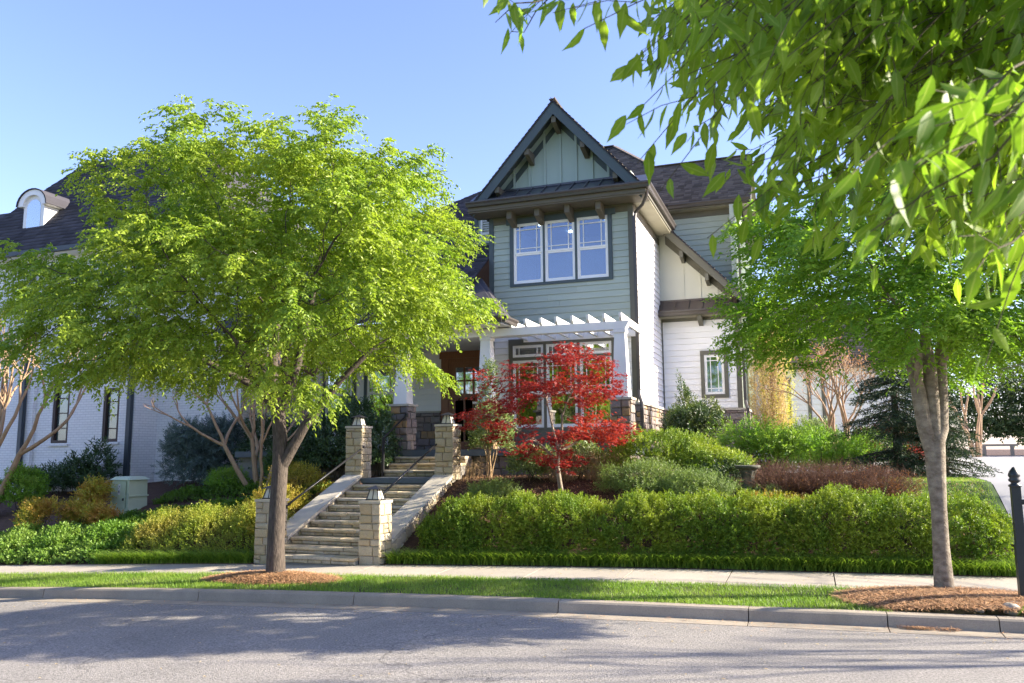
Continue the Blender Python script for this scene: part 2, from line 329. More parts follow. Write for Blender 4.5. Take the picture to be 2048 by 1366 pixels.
for a, b in zip(KJ[:-1], KJ[1:]):
    xs = np.linspace(a + .006, b - .006, 7); V = []; F = []
    for x in xs:
        k = kb(x); z = float(zs(x)); j = random.uniform(-.002, .002)
        V += [(x, k - .45, z + .004), (x, k - .185, z + .012), (x, k - .165 + j, z + .125), (x, k - .145, z + .145), (x, k, z + .15), (x, k, z - .1), (x, k - .45, z - .1)]
    for i in range(6):
        for q in range(7): c = i * 7 + q; e = i * 7 + (q + 1) % 7; F.append((c, c + 7, e + 7, e))
    F2 = MB(); F2.add(V, F + [tuple(range(7)), tuple(range(42, 49))[::-1]]); F2.build('kerb_block', 'kerb', kerb)
walk = strip('sidewalk', 'mortar', XS, lambda x: sf(x) + .01, lambda x: sb(x) - .01, lambda x: zs(x) + .12, lambda x: zs(x) + .14); walk['kind'] = 'structure'
sj = [.24 + 1.45 * k for k in range(-22, 8)]
for a, b in zip(sj[:-1], sj[1:]):
    m = MB(); xs = np.linspace(a + .008, b - .008, 4); V = []; F = []
    for x in xs: V += [(x, sf(x), zs(x) + .158), (x, sb(x), zs(x) + .18), (x, sb(x), zs(x) + .05), (x, sf(x), zs(x) + .05)]
    for i in range(3):
        for q in range(4): c = i * 4 + q; e = i * 4 + (q + 1) % 4; F.append((c, c + 4, e + 4, e))
    m.add(V, F + [(0, 1, 2, 3), (15, 14, 13, 12)]).build('slab', 'concrete', walk)
# driveway court behind the right tree, running down to the street
V = []; F = []; ys = np.concatenate([np.linspace(12.2, 17.9, 12), np.linspace(18.0, 38, 14)])
for y in ys:
    xl = 2.98 if y < 17.95 else -.5 - .02 * (y - 18); xr = 12
    for q in range(9):
        x = xl + (xr - xl) * q / 8; V.append((x, y, zt(x, y) + .035))
for i in range(len(ys) - 1):
    for q in range(8): a = i * 9 + q; F.append((a, a + 1, a + 10, a + 9))
drive = npmesh('driveway', V, F, 'drive'); drive['kind'] = 'structure'
V = []; F = []
for i, y in enumerate(np.linspace(14.6, 17.85, 8)):
    for q, x in enumerate(np.linspace(1.2, 2.97, 5)): V.append((x, y, zt(x, y) + .03))
for i in range(7):
    for q in range(4): a = i * 5 + q; F.append((a, a + 1, a + 6, a + 5))
lawn2 = npmesh('lawn', V, F, 'lawn'); lawn2['kind'] = 'structure'

# ------------------------------------------------------------------ stone and board helpers
def stone_piece(name, o, u, v, n, wd, h, d, material, parent, c=.014, jit=.006):
    """block on a wall: corner o, width along u, height along v, depth along n, chamfered rough front"""
    o, u, v, n = (np.array(k, float) for k in (o, u, v, n)); c = min(c, wd * .2, h * .2); V = []
    J = lambda k=1: np.array([random.uniform(-jit, jit) * k for _ in range(3)])
    cs = [(0, 0), (wd, 0), (wd, h), (0, h)]; ins = [(c, c), (wd - c, c), (wd - c, h - c), (c, h - c)]
    j = [J() for _ in range(4)]
    for a, b in cs: V.append(o + u * a + v * b)
    for k, (a, b) in enumerate(cs): V.append(o + u * a + v * b + n * (d - c) + j[k])
    for k, (a, b) in enumerate(ins): V.append(o + u * a + v * b + n * d + j[k] + J(.7))
    V.append(o + u * wd * random.uniform(.35, .65) + v * h * random.uniform(.35, .65) + n * (d + random.uniform(.0, .012)))
    F = [(k, (k + 1) % 4, 4 + (k + 1) % 4, 4 + k) for k in range(4)] + [(4 + k, 4 + (k + 1) % 4, 8 + (k + 1) % 4, 8 + k) for k in range(4)] + [(8 + k, 8 + (k + 1) % 4, 12) for k in range(4)]
    return (V, F) if parent == 'raw' else MB().add(V, F).build(name, material, parent)
NST = {}
def ashlar(parent, o, u, n, wd, ht, material, rows=(.11, .2), sw=(.16, .38), d=.05, gap=.012, root=None, skip=None, rest=None):
    o = np.array(o, float); u = np.array(u, float); z = 0; zv = np.array([0, 0, 1.])
    while z < ht - .03:
        h = random.uniform(*rows); h = ht - z if ht - z - h < rows[0] * .6 else min(h, ht - z); x = 0
        while x < wd - .02:
            l = random.uniform(*sw); l = wd - x if wd - x - l < sw[0] * .7 else min(l, wd - x)
            if not (skip and skip(x + l / 2, z + h / 2)):
                dd = d + random.uniform(-.012, .012); a = (o + u * (x + gap / 2) + zv * (z + gap / 2), u, zv, n, l - gap, h - gap, dd)
                if h > rows[0] * 1.5 and random.random() < .3:             # split into two courses
                    k = h * random.uniform(.42, .58)
                    parts = [(a[0], k - gap), (a[0] + zv * k, h - k - gap)]
                else: parts = [(a[0], h - gap)]
                for oo, hh in parts:
                    if rest is not None and random.random() < rest[1]:
                        rest[0].add(*stone_piece('', oo, u, zv, n, l - gap, hh, dd, material, 'raw'))
                    else: stone_piece('stone', oo, u, zv, n, l - gap, hh, dd, material, parent)
            x += l
        z += h
BOARD = {}
def board_mesh(material):
    if material not in BOARD:                          # unit board: x 0..1 long, y 0..-1 out, z 0..1 tall, thicker at its foot
        me = bpy.data.meshes.new('siding_board')
        me.from_pydata([(0, 0, 0), (1, 0, 0), (1, -1, 0), (0, -1, 0), (0, 0, 1), (1, 0, 1), (1, -.25, 1), (0, -.25, 1)], [],
                       [(0, 3, 2, 1), (4, 5, 6, 7), (3, 7, 6, 2), (0, 4, 7, 3), (1, 2, 6, 5), (0, 1, 5, 4)])
        me.materials.append(MT[material]); BOARD[material] = me
    return BOARD[material]
def siding(parent, x0, x1, y, z0, z1, material, holes=(), expo=.17, axis='x', clip=None):
    """horizontal lap boards on the plane y (facing -Y), or on plane x=y facing +X when axis is 'y'"""
    n = max(1, round((z1 - z0) / expo)); e = (z1 - z0) / n; me = board_mesh(material)
    for i in range(n):
        z = z0 + i * e; spans = [(x0, x1)]
        if clip:
            c = clip(z + e / 2); spans = [(max(x0, c[0]), min(x1, c[1]))]
        for hx0, hx1, hz0, hz1 in holes:
            if z + e * .35 > hz0 and z + e * .65 < hz1:
                ns = []
                for a, b in spans:
                    if hx0 > a: ns.append((a, min(b, hx0)))
                    if hx1 < b: ns.append((max(a, hx1), b))
                spans = ns
        cut = []
        for a, b in spans:                              # butt joints between lengths of board
            while b - a > 3.4: j = a + random.uniform(1.1, 3.0); cut.append((a, j - .002)); a = j + .002
            cut.append((a, b))
        for a, b in cut:
            if b - a < .02: continue
            if axis == 'x': link('siding_board', me, parent, (a, y, z), (b - a, .03, e - .004))
            else:
                o = link('siding_board', me, parent, (y, a, z), (b - a, .03, e - .004)); o.rotation_euler = (0, 0, R(90))
def shingles(parent, o, u, s, poly, material, tw=.24, th=.14, name='shingles'):
    """tabs on the plane o + u*a + s*b inside the convex polygon poly of (a, b); joined: they are too small to pick apart singly"""
    o, u, s = (np.array(k, float) for k in (o, u, s)); u /= np.linalg.norm(u); s /= np.linalg.norm(s); n = np.cross(u, s); n /= np.linalg.norm(n)
    if n[2] < 0: n = -n
    P = np.array(poly, float); lo = P.min(0); hi = P.max(0); V = []; F = []; m = len(P)
    sgn = np.sign(sum(P[i][0] * P[(i + 1) % m][1] - P[(i + 1) % m][0] * P[i][1] for i in range(m)))
    def span(bv):
        xs = []
        for i in range(m):
            p, q = P[i], P[(i + 1) % m]
            if (p[1] - bv) * (q[1] - bv) <= 0 and p[1] != q[1]: xs.append(p[0] + (q[0] - p[0]) * (bv - p[1]) / (q[1] - p[1]))
        return (min(xs), max(xs)) if len(xs) > 1 else None
    b = lo[1]; r = 0
    while b < hi[1] - .02:
        s0 = span(min(b + .001, hi[1])); s1 = span(min(b + th, hi[1] - .001)); r += 1
        if s0 and s1:
            a = min(s0[0], s1[0]) - random.uniform(0, tw); mx = max(s0[1], s1[1])
            while a < mx:
                l = tw * random.uniform(.75, 1.2); g = .006
                A0, A1 = max(a + g, s0[0]), min(a + l, s0[1]); B0, B1 = max(a + g, s1[0]), min(a + l, s1[1])
                if A1 - A0 > .01 and B1 - B0 > .005:
                    k = len(V); t0 = random.uniform(.016, .024); bb = b + random.uniform(-.006, .006)
                    for (aa, bv, t) in ((A0, bb, 0), (A1, bb, 0), (A1, bb, t0), (A0, bb, t0), (B0, b + th, .006), (B1, b + th, .006)):
                        V.append(o + u * aa + s * bv + n * t)
                    F += [(k, k + 1, k + 2, k + 3), (k + 3, k + 2, k + 5, k + 4)]
                a += l
        b += th
    ob = npmesh(name, V, F, material, parent); ob['kind'] = 'stuff'; return ob
Xv, Yv, Zv = np.array([1., 0, 0]), np.array([0, 1., 0]), np.array([0, 0, 1.])
# ------------------------------------------------------------------ the house
house = thing('house', 'two storey sage green and white house with steep front gable, porch pergola and stone base', 'house', (-6, 20, 1.45))
def wall(name, material, x0, x1, y0, y1, z0, z1, holes=(), parent=house, axis='x'):
    """solid wall with rectangular openings (given along its length and in z)"""
    m = MB(); xs = sorted({x0, x1, *[h[0] for h in holes], *[h[1] for h in holes]}); zl = sorted({z0, z1, *[h[2] for h in holes], *[h[3] for h in holes]})
    for a, b in zip(xs[:-1], xs[1:]):
        for c, d in zip(zl[:-1], zl[1:]):
            if any(h[0] <= a and b <= h[1] and h[2] <= c and d <= h[3] for h in holes): continue
            if axis == 'x': m.box(a, b, y0, y1, c, d)
            else: m.box(y0, y1, a, b, c, d)
    return m.build(name, material, parent)
def ring(x0, x1, y0, y1, z0, z1, t, tb=None):
    tb = tb or t
    return MB().box(x0, x0 + t, y0, y1, z0, z1).box(x1 - t, x1, y0, y1, z0, z1).box(x0 + t, x1 - t, y0, y1, z1 - t, z1).box(x0 + t, x1 - t, y0, y1, z0, z0 + tb)
def prairie(win, x0, x1, y, z0, z1, mt='white', inset=.1, t=.022):
    for x in (x0 + inset, x1 - inset): box('muntin', mt, win, x - t / 2, x + t / 2, y - .012, y + .006, z0, z1)
    for z in (z0 + inset, z1 - inset):
        xs = [x0, x0 + inset - t / 2, x0 + inset + t / 2, x1 - inset - t / 2, x1 - inset + t / 2, x1]
        m = MB()
        for k in (0, 2, 4): m.box(xs[k], xs[k + 1], y - .011, y + .005, z - t / 2, z + t / 2)
        m.build('muntin', mt, win)
def sash(win, x0, x1, y, z0, z1, glass, style='hung', rail=None, mt='white'):
    t = .045
    ring(x0, x1, y, y + .06, z0, z1, .022).build('sash_frame', mt, win)
    x0 += .024; x1 -= .024; z0 += .024; z1 -= .024
    if style == 'hung':
        rail = rail or (z0 + z1) / 2
        ring(x0, x1, y + .012, y + .04, rail, z1, t).build('sash', mt, win)
        ring(x0, x1, y + .03, y + .058, z0, rail + .003, t, .06).build('sash', mt, win)
        box('pane', glass, win, x0 + t, x1 - t, y + .028, y + .032, rail + t, z1 - t)
        box('pane', glass, win, x0 + t, x1 - t, y + .044, y + .048, z0 + .06, rail - t)
        prairie(win, x0 + t, x1 - t, y + .02, rail + t, z1 - t)
    else:
        ring(x0, x1, y + .012, y + .045, z0, z1, t).build('sash', mt, win)
        box('pane', glass, win, x0 + t, x1 - t, y + .03, y + .034, z0 + t, z1 - t)
        if style == 'prairie': prairie(win, x0 + t, x1 - t, y + .02, z0 + t, z1 - t)
        elif style == 'transom':
            for x in (x0 + t + .1, x1 - t - .1): box('muntin', mt, win, x - .011, x + .011, y + .008, y + .026, z0 + t, z1 - t)
def window(x0, x1, y, z0, z1, tm, head=.17, ear=.09, tw=.11, sill=.07, parent=house):
    """casing round an opening on a wall facing -Y; the sashes go in as its children"""
    m = MB().box(x0 - tw - ear, x1 + tw + ear, y - .05, y, z1, z1 + head)
    m.box(x0 - tw, x0, y - .042, y, z0 - sill, z1).box(x1, x1 + tw, y - .042, y, z0 - sill, z1).box(x0, x1, y - .042, y, z0 - sill, z0)
    return m.build('window', tm, parent)
BX0, BX1, BY = -7.87, -3.93, 20.0
upw = (-7.17, -4.585, 6.44, 8.08); low = (-7.22, -4.56, 2.62, 4.79)
# bay, two storeys
fw = wall('bay_front_wall', 'sage', BX0 + .02, BX1 - .02, BY + .01, BY + .14, 1.4, 9.2, [upw, low])
sw = wall('bay_side_wall', 'white', BY + .15, 24.0, BX1 - .14, BX1 - .01, 1.4, 9.2, axis='y')
lw = wall('bay_side_wall', 'sage', BY + .15, 27.0, BX0 + .01, BX0 + .14, 1.4, 9.2, axis='y')
siding(fw, BX0 + .13, BX1 - .13, BY + .01, 5.25, 8.12, 'sage', [(upw[0] - .11, upw[1] + .11, upw[2] - .07, upw[3] + .15)], .169)
siding(fw, BX0 + .13, BX1 - .13, BY + .01, 3.22, 5.25, 'white', [(low[0] - .11, low[1] + .11, 3.0, low[3] + .15)], .169)
siding(sw, BY + .02, 23.8, BX1 - .01, 3.22, 8.12, 'white', (), .169, axis='y')
siding(lw, BY + .02, 24, BX0 - .012, 5.3, 8.12, 'sage', (), .169, axis='y')
box('corner_board', 'trimblue', fw, BX0 - .005, BX0 + .125, BY - .03, BY + .012, 3.22, 8.3)
box('corner_board', 'trim', fw, BX1 - .125, BX1 + .012, BY - .03, BY + .012, 3.25, 8.3)
box('frieze', 'bracket', fw, BX0 + .125, BX1 - .125, BY - .026, BY + .01, 8.12, 8.3)
box('frieze', 'trim', sw, BX1 - .008, BX1 + .022, BY + .02, 23.8, 8.12, 8.3)
# stone base of the bay with its ledge
rest_mb = MB(); REST = (rest_mb, .0)
sb_f = box('stone_base', 'mortar', house, BX0 + .05, low[0] - .12, BY - .045, BY + .005, 1.5, 3.15); ashlar(sb_f, (BX0 + .05, BY - .045, 1.6), Xv, -Yv, low[0] - .12 - BX0 - .05, 1.54, 'house_stone', d=.045)
sb_f2 = box('stone_base', 'mortar', house, low[1] + .12, BX1 + .08, BY - .045, BY + .005, 1.3, 3.15); ashlar(sb_f2, (low[1] + .12, BY - .045, 1.3), Xv, -Yv, BX1 + .12 - low[1] - .12, 1.84, 'house_stone', d=.045)
sb_s = box('stone_base', 'mortar', house, BX1 - .02, BX1 + .08, BY + .005, 23.76, 1.3, 3.15); ashlar(sb_s, (BX1 + .08, BY - .04, 1.3), Yv, Xv, 3.78, 1.84, 'house_stone', d=.045, sw=(.18, .42), rows=(.13, .22))
for q_ in ((low[1] + .12, BX1 + .16, BY - .125, BY + .01), (BX1 + .0, BX1 + .16, BY + .012, 23.74), (BX0, low[0] - .12, BY - .125, BY + .01)): box('stone_ledge', 'coping', house, *q_, 3.15, 3.205)
box('window_apron', 'trim', house, low[0] - .11, low[1] + .11, BY - .035, BY + .008, 2.08, 2.545)
w1 = window(*upw[:2], BY, *upw[2:], 'trimblue', .155, .1, .105, .075)
uw = [(-7.165, -6.35), (-6.285, -5.475), (-5.405, -4.59)]
for a, b in uw: sash(w1, a, b, BY - .03, 6.445, 8.075, 'glass_sky', 'hung', 7.25)
for a, b in ((-6.35, -6.285), (-5.475, -5.405)): box('mullion', 'trimblue', w1, a + .002, b - .002, BY - .036, BY + .05, 6.44, 8.08)
w2 = window(*low[:2], BY, *low[2:], 'trim', .165, .0, .11, .07)
lws = [(-7.215, -6.375), (-6.295, -5.475), (-5.395, -4.565)]
for a, b in lws:
    sash(w2, a, b, BY - .03, 4.475, 4.785, 'glass_dk', 'transom'); sash(w2, a, b, BY - .03, 2.63, 4.385, 'glass_dk', 'hung', 3.52)
for a, b in ((-6.375, -6.295), (-5.475, -5.395)): box('mullion', 'trim', w2, a + .002, b - .002, BY - .036, BY + .05, 2.62, 4.79)
box('transom_bar', 'trim', w2, low[0], low[1], BY - .034, BY + .04, 4.388, 4.472)
def room(material, x0, x1, y0, y1, z0, z1, parent=house):
    m = MB(); t = .03
    m.box(x0, x1, y1, y1 + t, z0, z1).box(x0 - t, x0, y0, y1, z0, z1).box(x1, x1 + t, y0, y1, z0, z1).box(x0, x1, y0, y1, z1, z1 + t).box(x0, x1, y0, y1, z0 - t, z0)
    return m.build('room_wall', material, parent)
r1 = room('room', BX0 + .2, BX1 - .2, BY + .16, 23.4, 5.6, 8.5)
for x, y in ((-6.05, 21.2), (-5.0, 21.9), (-6.9, 21.6), (-6.3, 22.6)): MB().lathe((x, y, 8.47), [(.085, 0), (.085, .02)], 20).build('ceiling_light', 'lamp', r1)
r2 = room('room_dk', BX0 + .2, BX1 - .2, BY + .16, 23.4, 2.1, 5.2)
# eave: gutters, fascia, soffit, brackets
GX0, GX1, GY = -8.22, -3.45, 19.3
def gutter_run(name, p, q, out, parent=house, h=.14, wd=.13, mt='gutter'):
    p, q, out = (np.array(k, float) for k in (p, q, out)); z = Zv
    prof = [out * 0 - z * h, out * wd * .62 - z * h, out * wd * .74 - z * h * .55, out * wd - z * h * .25, out * wd, out * (wd - .015), out * .012]
    return MB().prism([p + k for k in prof], q - p).build(name, mt, parent)
gutter_run('gutter', (GX0 - .02, GY, 8.6), (GX1 + .1, GY, 8.6), -Yv); gutter_run('gutter', (GX1, GY + .004, 8.598), (GX1, 23.5, 8.598), Xv)
MB().box(GX0, GX1 - .002, GY + .002, GY + .03, 8.36, 8.57).build('fascia', 'bracket', house); box('fascia', 'trim', house, GX1 - .03, GX1 - .003, GY + .032, 23.5, 8.36, 8.57)
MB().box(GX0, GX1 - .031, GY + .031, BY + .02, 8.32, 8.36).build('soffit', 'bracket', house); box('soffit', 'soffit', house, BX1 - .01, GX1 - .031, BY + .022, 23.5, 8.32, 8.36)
def bracket(x, y, z, l=.5, wd=.13, h=.15, mt='bracket', drop=.14):
    poly = [(x - wd / 2, y, z), (x - wd / 2, y - l, z), (x - wd / 2, y - l, z - h), (x - wd / 2, y, z - h - drop)]
    return MB().prism(poly, (wd, 0, 0)).build('bracket', mt, house)
for x in (-7.13, -6.36, -5.54, -4.72): bracket(x, BY - .03, 8.318, .46, .135, .2)
# metal pent roof below the gable
MB().prism([(GX0, GY, 8.6), (GX0, BY - .02, 9.03), (GX0, BY - .02, 8.99), (GX0, GY, 8.56)], (GX1 - GX0, 0, 0)).build('pent_roof', 'metal', house)
for k in range(11):
    x = -7.75 + .385 * k; MB().beam((x, GY + .02, 8.632), (x, BY - .03, 9.044), .022, .035).build('seam', 'metal', house)
box('flashing', 'metal', house, -7.7, -3.95, BY - .055, BY - .022, 9.02, 9.075)
# gable
AX, AZ, SL = -5.85, 11.02, 1.118
gable = MB().prism([(AX - 1.98, BY, 9.0), (AX + 1.98, BY, 9.0), (AX, BY, 9.0 + 1.98 * SL)], (0, .12, 0)).build('gable_wall', 'panel', house)
for k in range(-3, 4):
    x = -5.83 + .432 * k; zt_ = 9.0 + (1.9 - abs(x - AX)) * SL
    if zt_ > 9.15: box('batten', 'panel', gable, x - .032, x + .032, BY - .036, BY - .001, 9.06, zt_)
for s in (-1, 1):
    ft, fb = np.array((AX, 19.42, AZ + .1)), np.array((AX + s * 2.27, 19.42, AZ + .1 - 2.27 * SL)); dn = np.array((0, 0, -.33))
    MB().prism([ft, fb, fb + dn * 1.02, ft + dn], (0, .045, 0)).build('bargeboard', 'trimblue', house)
    nb = np.array((-s * SL, 0, -1)) / math.hypot(SL, 1)
    MB().prism([ft + (0, .05, -.02), fb + (0, .05, -.02), fb + (0, .05, -.02) + nb * .03, ft + (0, .05, -.02) + nb * .03], (0, .56, 0)).build('rake_soffit', 'trimblue', house)
    fz = np.array((AX, BY - .03, AZ - .17)); gz = np.array((AX + s * 1.93, BY - .03, AZ - .17 - 1.93 * SL)); MB().prism([fz, gz, gz + dn * .62, fz + dn * .62], (0, .026, 0)).build('rake_trim', 'trimblue', house)
    sl = MB().prism([ft + (0, -.03, .005), fb + (s * .09, -.03, .005 - .09 * SL), fb + (s * .09, -.03, .045 - .09 * SL), ft + (0, -.03, .045)], (0, 6.4, 0)).build('roof', 'shingle_dk', house)
    L = 2.36 * math.hypot(1, SL); u = (-Yv if s < 0 else Yv); o0 = np.array((AX + s * 2.36, 19.37 if s > 0 else 25.8, AZ + .15 - 2.36 * SL)); up = np.array((-s, 0, SL))
    shingles(sl, o0, u, up, [(0, 0), (6.4, 0), (6.4, L), (0, L)], 'shingle')
    for dx in (.76, 1.6):
        x = AX + s * dx; bracket(x, BY - .03, AZ - .235 - (dx - .0) * SL + .02, .5, .12, .16)
MB().beam((AX, 19.38, AZ + .165), (AX, 25.6, AZ + .165), .17, .03).build('ridge_cap', 'shingle', house); bracket(AX, BY - .03, AZ - .28, .5, .12, .16)
# downspouts of the bay corner
m = MB().tube([(-3.44, 19.36, 8.42), (-3.46, 19.42, 8.3), (-3.62, 19.7, 8.16), (-3.84, 19.95, 8.06), (-3.87, 19.93, 7.9)], .042, 8)
m.box(-3.925, -3.845, 19.885, 19.965, 3.5, 7.95); m.tube([(-3.885, 19.925, 3.52), (-3.87, 19.88, 3.36), (-3.80, 19.80, 3.18), (-3.79, 19.78, 3.0)], .045, 8).box(-3.835, -3.755, 19.74, 19.82, 1.4, 3.05)
m.build('downspout', 'gutter', house)
# ---- nook: one storey projection on the right with half gable
NX1, NY = -1.70, 23.8
nk = wall('nook_front_wall', 'white', BX1, NX1 - .01, NY + .01, NY + .14, 1.3, 6.2, [(-2.72, -2.165, 3.6, 4.75)])
siding(nk, BX1 + .05, NX1 - .13, NY + .01, 3.22, 5.77, 'white', [(-2.72 - .11, -2.165 + .11, 3.52, 4.88)], .17)
ns = wall('nook_side_wall', 'sage_lt', NY + .15, 32, NX1 - .14, NX1 - .012, 1.3, 9.2, axis='y')
for k in range(20): box('batten', 'sage_lt', ns, NX1 - .012, NX1 + .02, NY + .12 + .4 * k, NY + .16 + .4 * k, 3.2, 9.1)
box('corner_board', 'trim', nk, NX1 - .125, NX1 + .012, NY - .03, NY + .012, 3.2, 5.9); box('corner_board', 'trim', nk, BX1 + .02, BX1 + .05, NY - .02, NY + .01, 3.2, 5.77)
box('frieze', 'trim', nk, BX1 + .02, NX1 - .125, NY - .026, NY + .01, 5.77, 5.95)
for nm, x0, x1, o, u, nn, wd in (('f', BX1 + .1, NX1 + .06, (BX1 + .1, NY - .045, 1.3), Xv, -Yv, NX1 - BX1 - .04),):
    s_ = box('stone_base', 'mortar', house, x0, x1, NY - .045, NY + .005, 1.3, 3.14); ashlar(s_, o, u, nn, wd, 1.84, 'house_stone', d=.045, sw=(.18, .4), rows=(.13, .22))
s_ = box('stone_base', 'mortar', house, NX1 - .02, NX1 + .06, NY + .006, 27, 1.3, 3.14); ashlar(s_, (NX1 + .06, NY - .04, 1.3), Yv, Xv, 2.2, 1.84, 'house_stone', d=.045)
box('stone_ledge', 'coping', house, BX1 + .165, NX1 + .14, NY - .12, NY + .01, 3.14, 3.195); box('stone_ledge', 'coping', house, NX1, NX1 + .14, NY + .012, 27, 3.14, 3.195)
w3 = window(-2.72, -2.165, NY, 3.6, 4.75, 'trim', .12, 0, .105, .1); sash(w3, -2.715, -2.17, NY - .03, 3.605, 4.745, 'glass_nook', 'prairie')
r3 = room('room_lt', BX1 + .1, NX1 - .2, NY + .16, 27, 2.2, 5.6); MB().lathe((-2.3, 25.0, 4.72), [(.02, -.05), (.17, 0), (.2, .07), (.16, .12)], 24).build('pendant_lamp', 'pend', r3, smooth=True)
MB().beam((-3.6, 26.2, 2.6), (-1.95, 26.2, 4.4), .08, .4).build('stair_string', 'stairdk', r3)
gutter_run('gutter', (BX1 + .02, 23.36, 6.02), (-1.2, 23.36, 6.02), -Yv); box('fascia', 'trim', house, BX1 + .02, -1.24, 23.362, 23.39, 5.86, 5.98)
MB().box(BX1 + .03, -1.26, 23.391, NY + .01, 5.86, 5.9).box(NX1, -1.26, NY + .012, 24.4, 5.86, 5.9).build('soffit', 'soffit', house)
MB().prism([(BX1, 23.36, 6.03), (BX1, NY, 6.39), (BX1, NY, 6.35), (BX1, 23.36, 5.99)], (-1.72 - BX1, 0, 0)).build('pent_roof', 'metalbr', house)
for k in range(6): x = -3.86 + .4 * k; MB().beam((x, 23.38, 6.06), (x, NY - .01, 6.405), .022, .035).build('seam', 'metalbr', house)
box('flashing', 'metalbr', house, BX1, -1.8, NY - .04, NY - .012, 6.36, 6.42)
bracket(-2.76, NY - .03, 5.94, .36, .12, .2, 'trim', .14)
# half gable: cream board and batten under a steep rake falling to the right
RZ, RX, RS = 8.5, -3.60, 1.05
rz = lambda x: RZ - (x - RX) * RS
hg = MB().prism([(BX1 + .01, NY - .008, 6.35), (-1.6, NY - .008, 6.35), (-3.62, NY - .008, 8.45), (BX1 + .01, NY - .008, 8.45)], (0, .015, 0)).build('half_gable_wall', 'cream', house)
for x in (-3.22, -2.74, -2.26): box('batten', 'cream', hg, x - .02, x + .02, NY - .03, NY - .009, 6.42, rz(x) - .35)
p, q = np.array((RX - .12, 23.3, rz(RX - .12))), np.array((-1.2, 23.3, rz(-1.2))); dn = np.array((0, 0, -.28))
MB().prism([p, q, q + dn * .75, p + dn], (0, .04, 0)).build('bargeboard', 'trim', house)
MB().prism([p + (0, .47, -.1), q + (-.42, .47, .34), q + (-.42, .47, .06), p + (0, .47, -.5)], (0, .018, 0)).build('rake_trim', 'trim', house)
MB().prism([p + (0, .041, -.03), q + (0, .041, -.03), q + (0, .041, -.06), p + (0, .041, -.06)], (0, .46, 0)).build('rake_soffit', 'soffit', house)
rf = MB().prism([p + (0, -.03, 0), q + (.08, -.03, -.08), q + (.08, -.03, -.04), p + (0, -.03, .04)], (0, 1.3, 0)).build('roof', 'shingle_dk', house)
L = (q[0] + .08 - p[0]) * math.hypot(1, RS); shingles(rf, q + (.08, -.03, -.04), Yv, np.array((-1, 0, RS)), [(0, 0), (1.3, 0), (1.3, L), (0, L)], 'shingle')
for x in (-3.2, -2.5): bracket(x, NY - .02, rz(x) - .3, .46, .1, .2, 'trim', .08)
m = MB().tube([(-1.3, 23.3, 5.88), (-1.31, 23.32, 5.75), (-1.42, 23.5, 5.55), (-1.6, 23.74, 5.45), (-1.62, 23.74, 5.3)], .042, 8).box(-1.66, -1.58, 23.7, 23.78, 3.4, 5.35)
m.tube([(-1.62, 23.74, 3.42), (-1.6, 23.7, 3.28), (-1.55, 23.64, 3.15)], .044, 8).box(-1.59, -1.51, 23.6, 23.68, 1.4, 3.18).build('downspout', 'gutter', house)
# ---- upper wing wall and its roof
wy = 24.5; ww = box('wing_wall', 'sage_lt', house, BX1 - .02, NX1 - .012, wy + .005, wy + .13, 6.0, 9.25)
siding(ww, BX1 + .02, NX1 - .13, wy, 6.1, 9.06, 'sage_lt', (), .17); box('corner_board', 'trim', ww, NX1 - .125, NX1 + .03, wy - .03, wy + .004, 5.6, 9.1)
box('frieze', 'trim', ww, BX1, NX1 - .125, wy - .026, wy + .004, 9.06, 9.28)
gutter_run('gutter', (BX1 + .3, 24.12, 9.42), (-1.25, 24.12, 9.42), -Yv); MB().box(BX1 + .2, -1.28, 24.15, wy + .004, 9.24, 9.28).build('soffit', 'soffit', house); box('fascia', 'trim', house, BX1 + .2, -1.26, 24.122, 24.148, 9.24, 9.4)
m = MB().box(NX1 + .02, NX1 + .09, wy - .1, wy - .032, 6.3, 9.0).tube([(NX1 + .055, wy - .066, 8.95), (NX1 + .1, wy - .2, 9.15), (NX1 + .12, 24.1, 9.3)], .04, 8); m.build('downspout', 'gutter', house)
RY, RZ2 = 26.25, 11.42; sl = (RZ2 - 9.43) / (RY - 24.05)
wr = MB().prism([(-7.5, 24.05, 9.43), (-7.5, RY, RZ2), (-7.5, 29.0, RZ2 - 2.75 * .93), (-7.5, 29.0, RZ2 - 2.75 * .93 - .05), (-7.5, RY, RZ2 - .05), (-7.5, 24.05, 9.38)], (6.28, 0, 0)).build('roof', 'shingle_dk', house)
L = math.hypot(RY - 24.05, RZ2 - 9.43); shingles(wr, (-5.9, 24.04, 9.44), Xv, (0, 1, sl), [(0, 0), (4.7, 0), (4.7, L), (0, L)], 'shingle')
MB().beam((-4.6, RY, RZ2 + .025), (-1.2, RY, RZ2 + .025), .2, .03).build('ridge_cap', 'shingle', house)
for (y0, z0), (y1, z1) in (((24.05, 9.38), (RY, RZ2 - .06)), ((RY, RZ2 - .06), (29.0, RZ2 - 2.75 * .93 - .06))):
    MB().prism([(-1.262, y0, z0), (-1.262, y1, z1), (-1.262, y1, z1 - .22), (-1.262, y0, z0 - .22)], (.04, 0, 0)).build('bargeboard', 'trim', house)
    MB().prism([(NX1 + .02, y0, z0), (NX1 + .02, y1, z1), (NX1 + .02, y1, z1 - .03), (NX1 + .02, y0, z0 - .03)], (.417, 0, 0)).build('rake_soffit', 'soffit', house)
MB().prism([(NX1 - .13, 24.5, 9.1), (NX1 - .13, RY, RZ2 - .15), (NX1 - .13, 29, 8.9)], (.11, 0, 0)).build('wing_gable_wall', 'sage_lt', house)
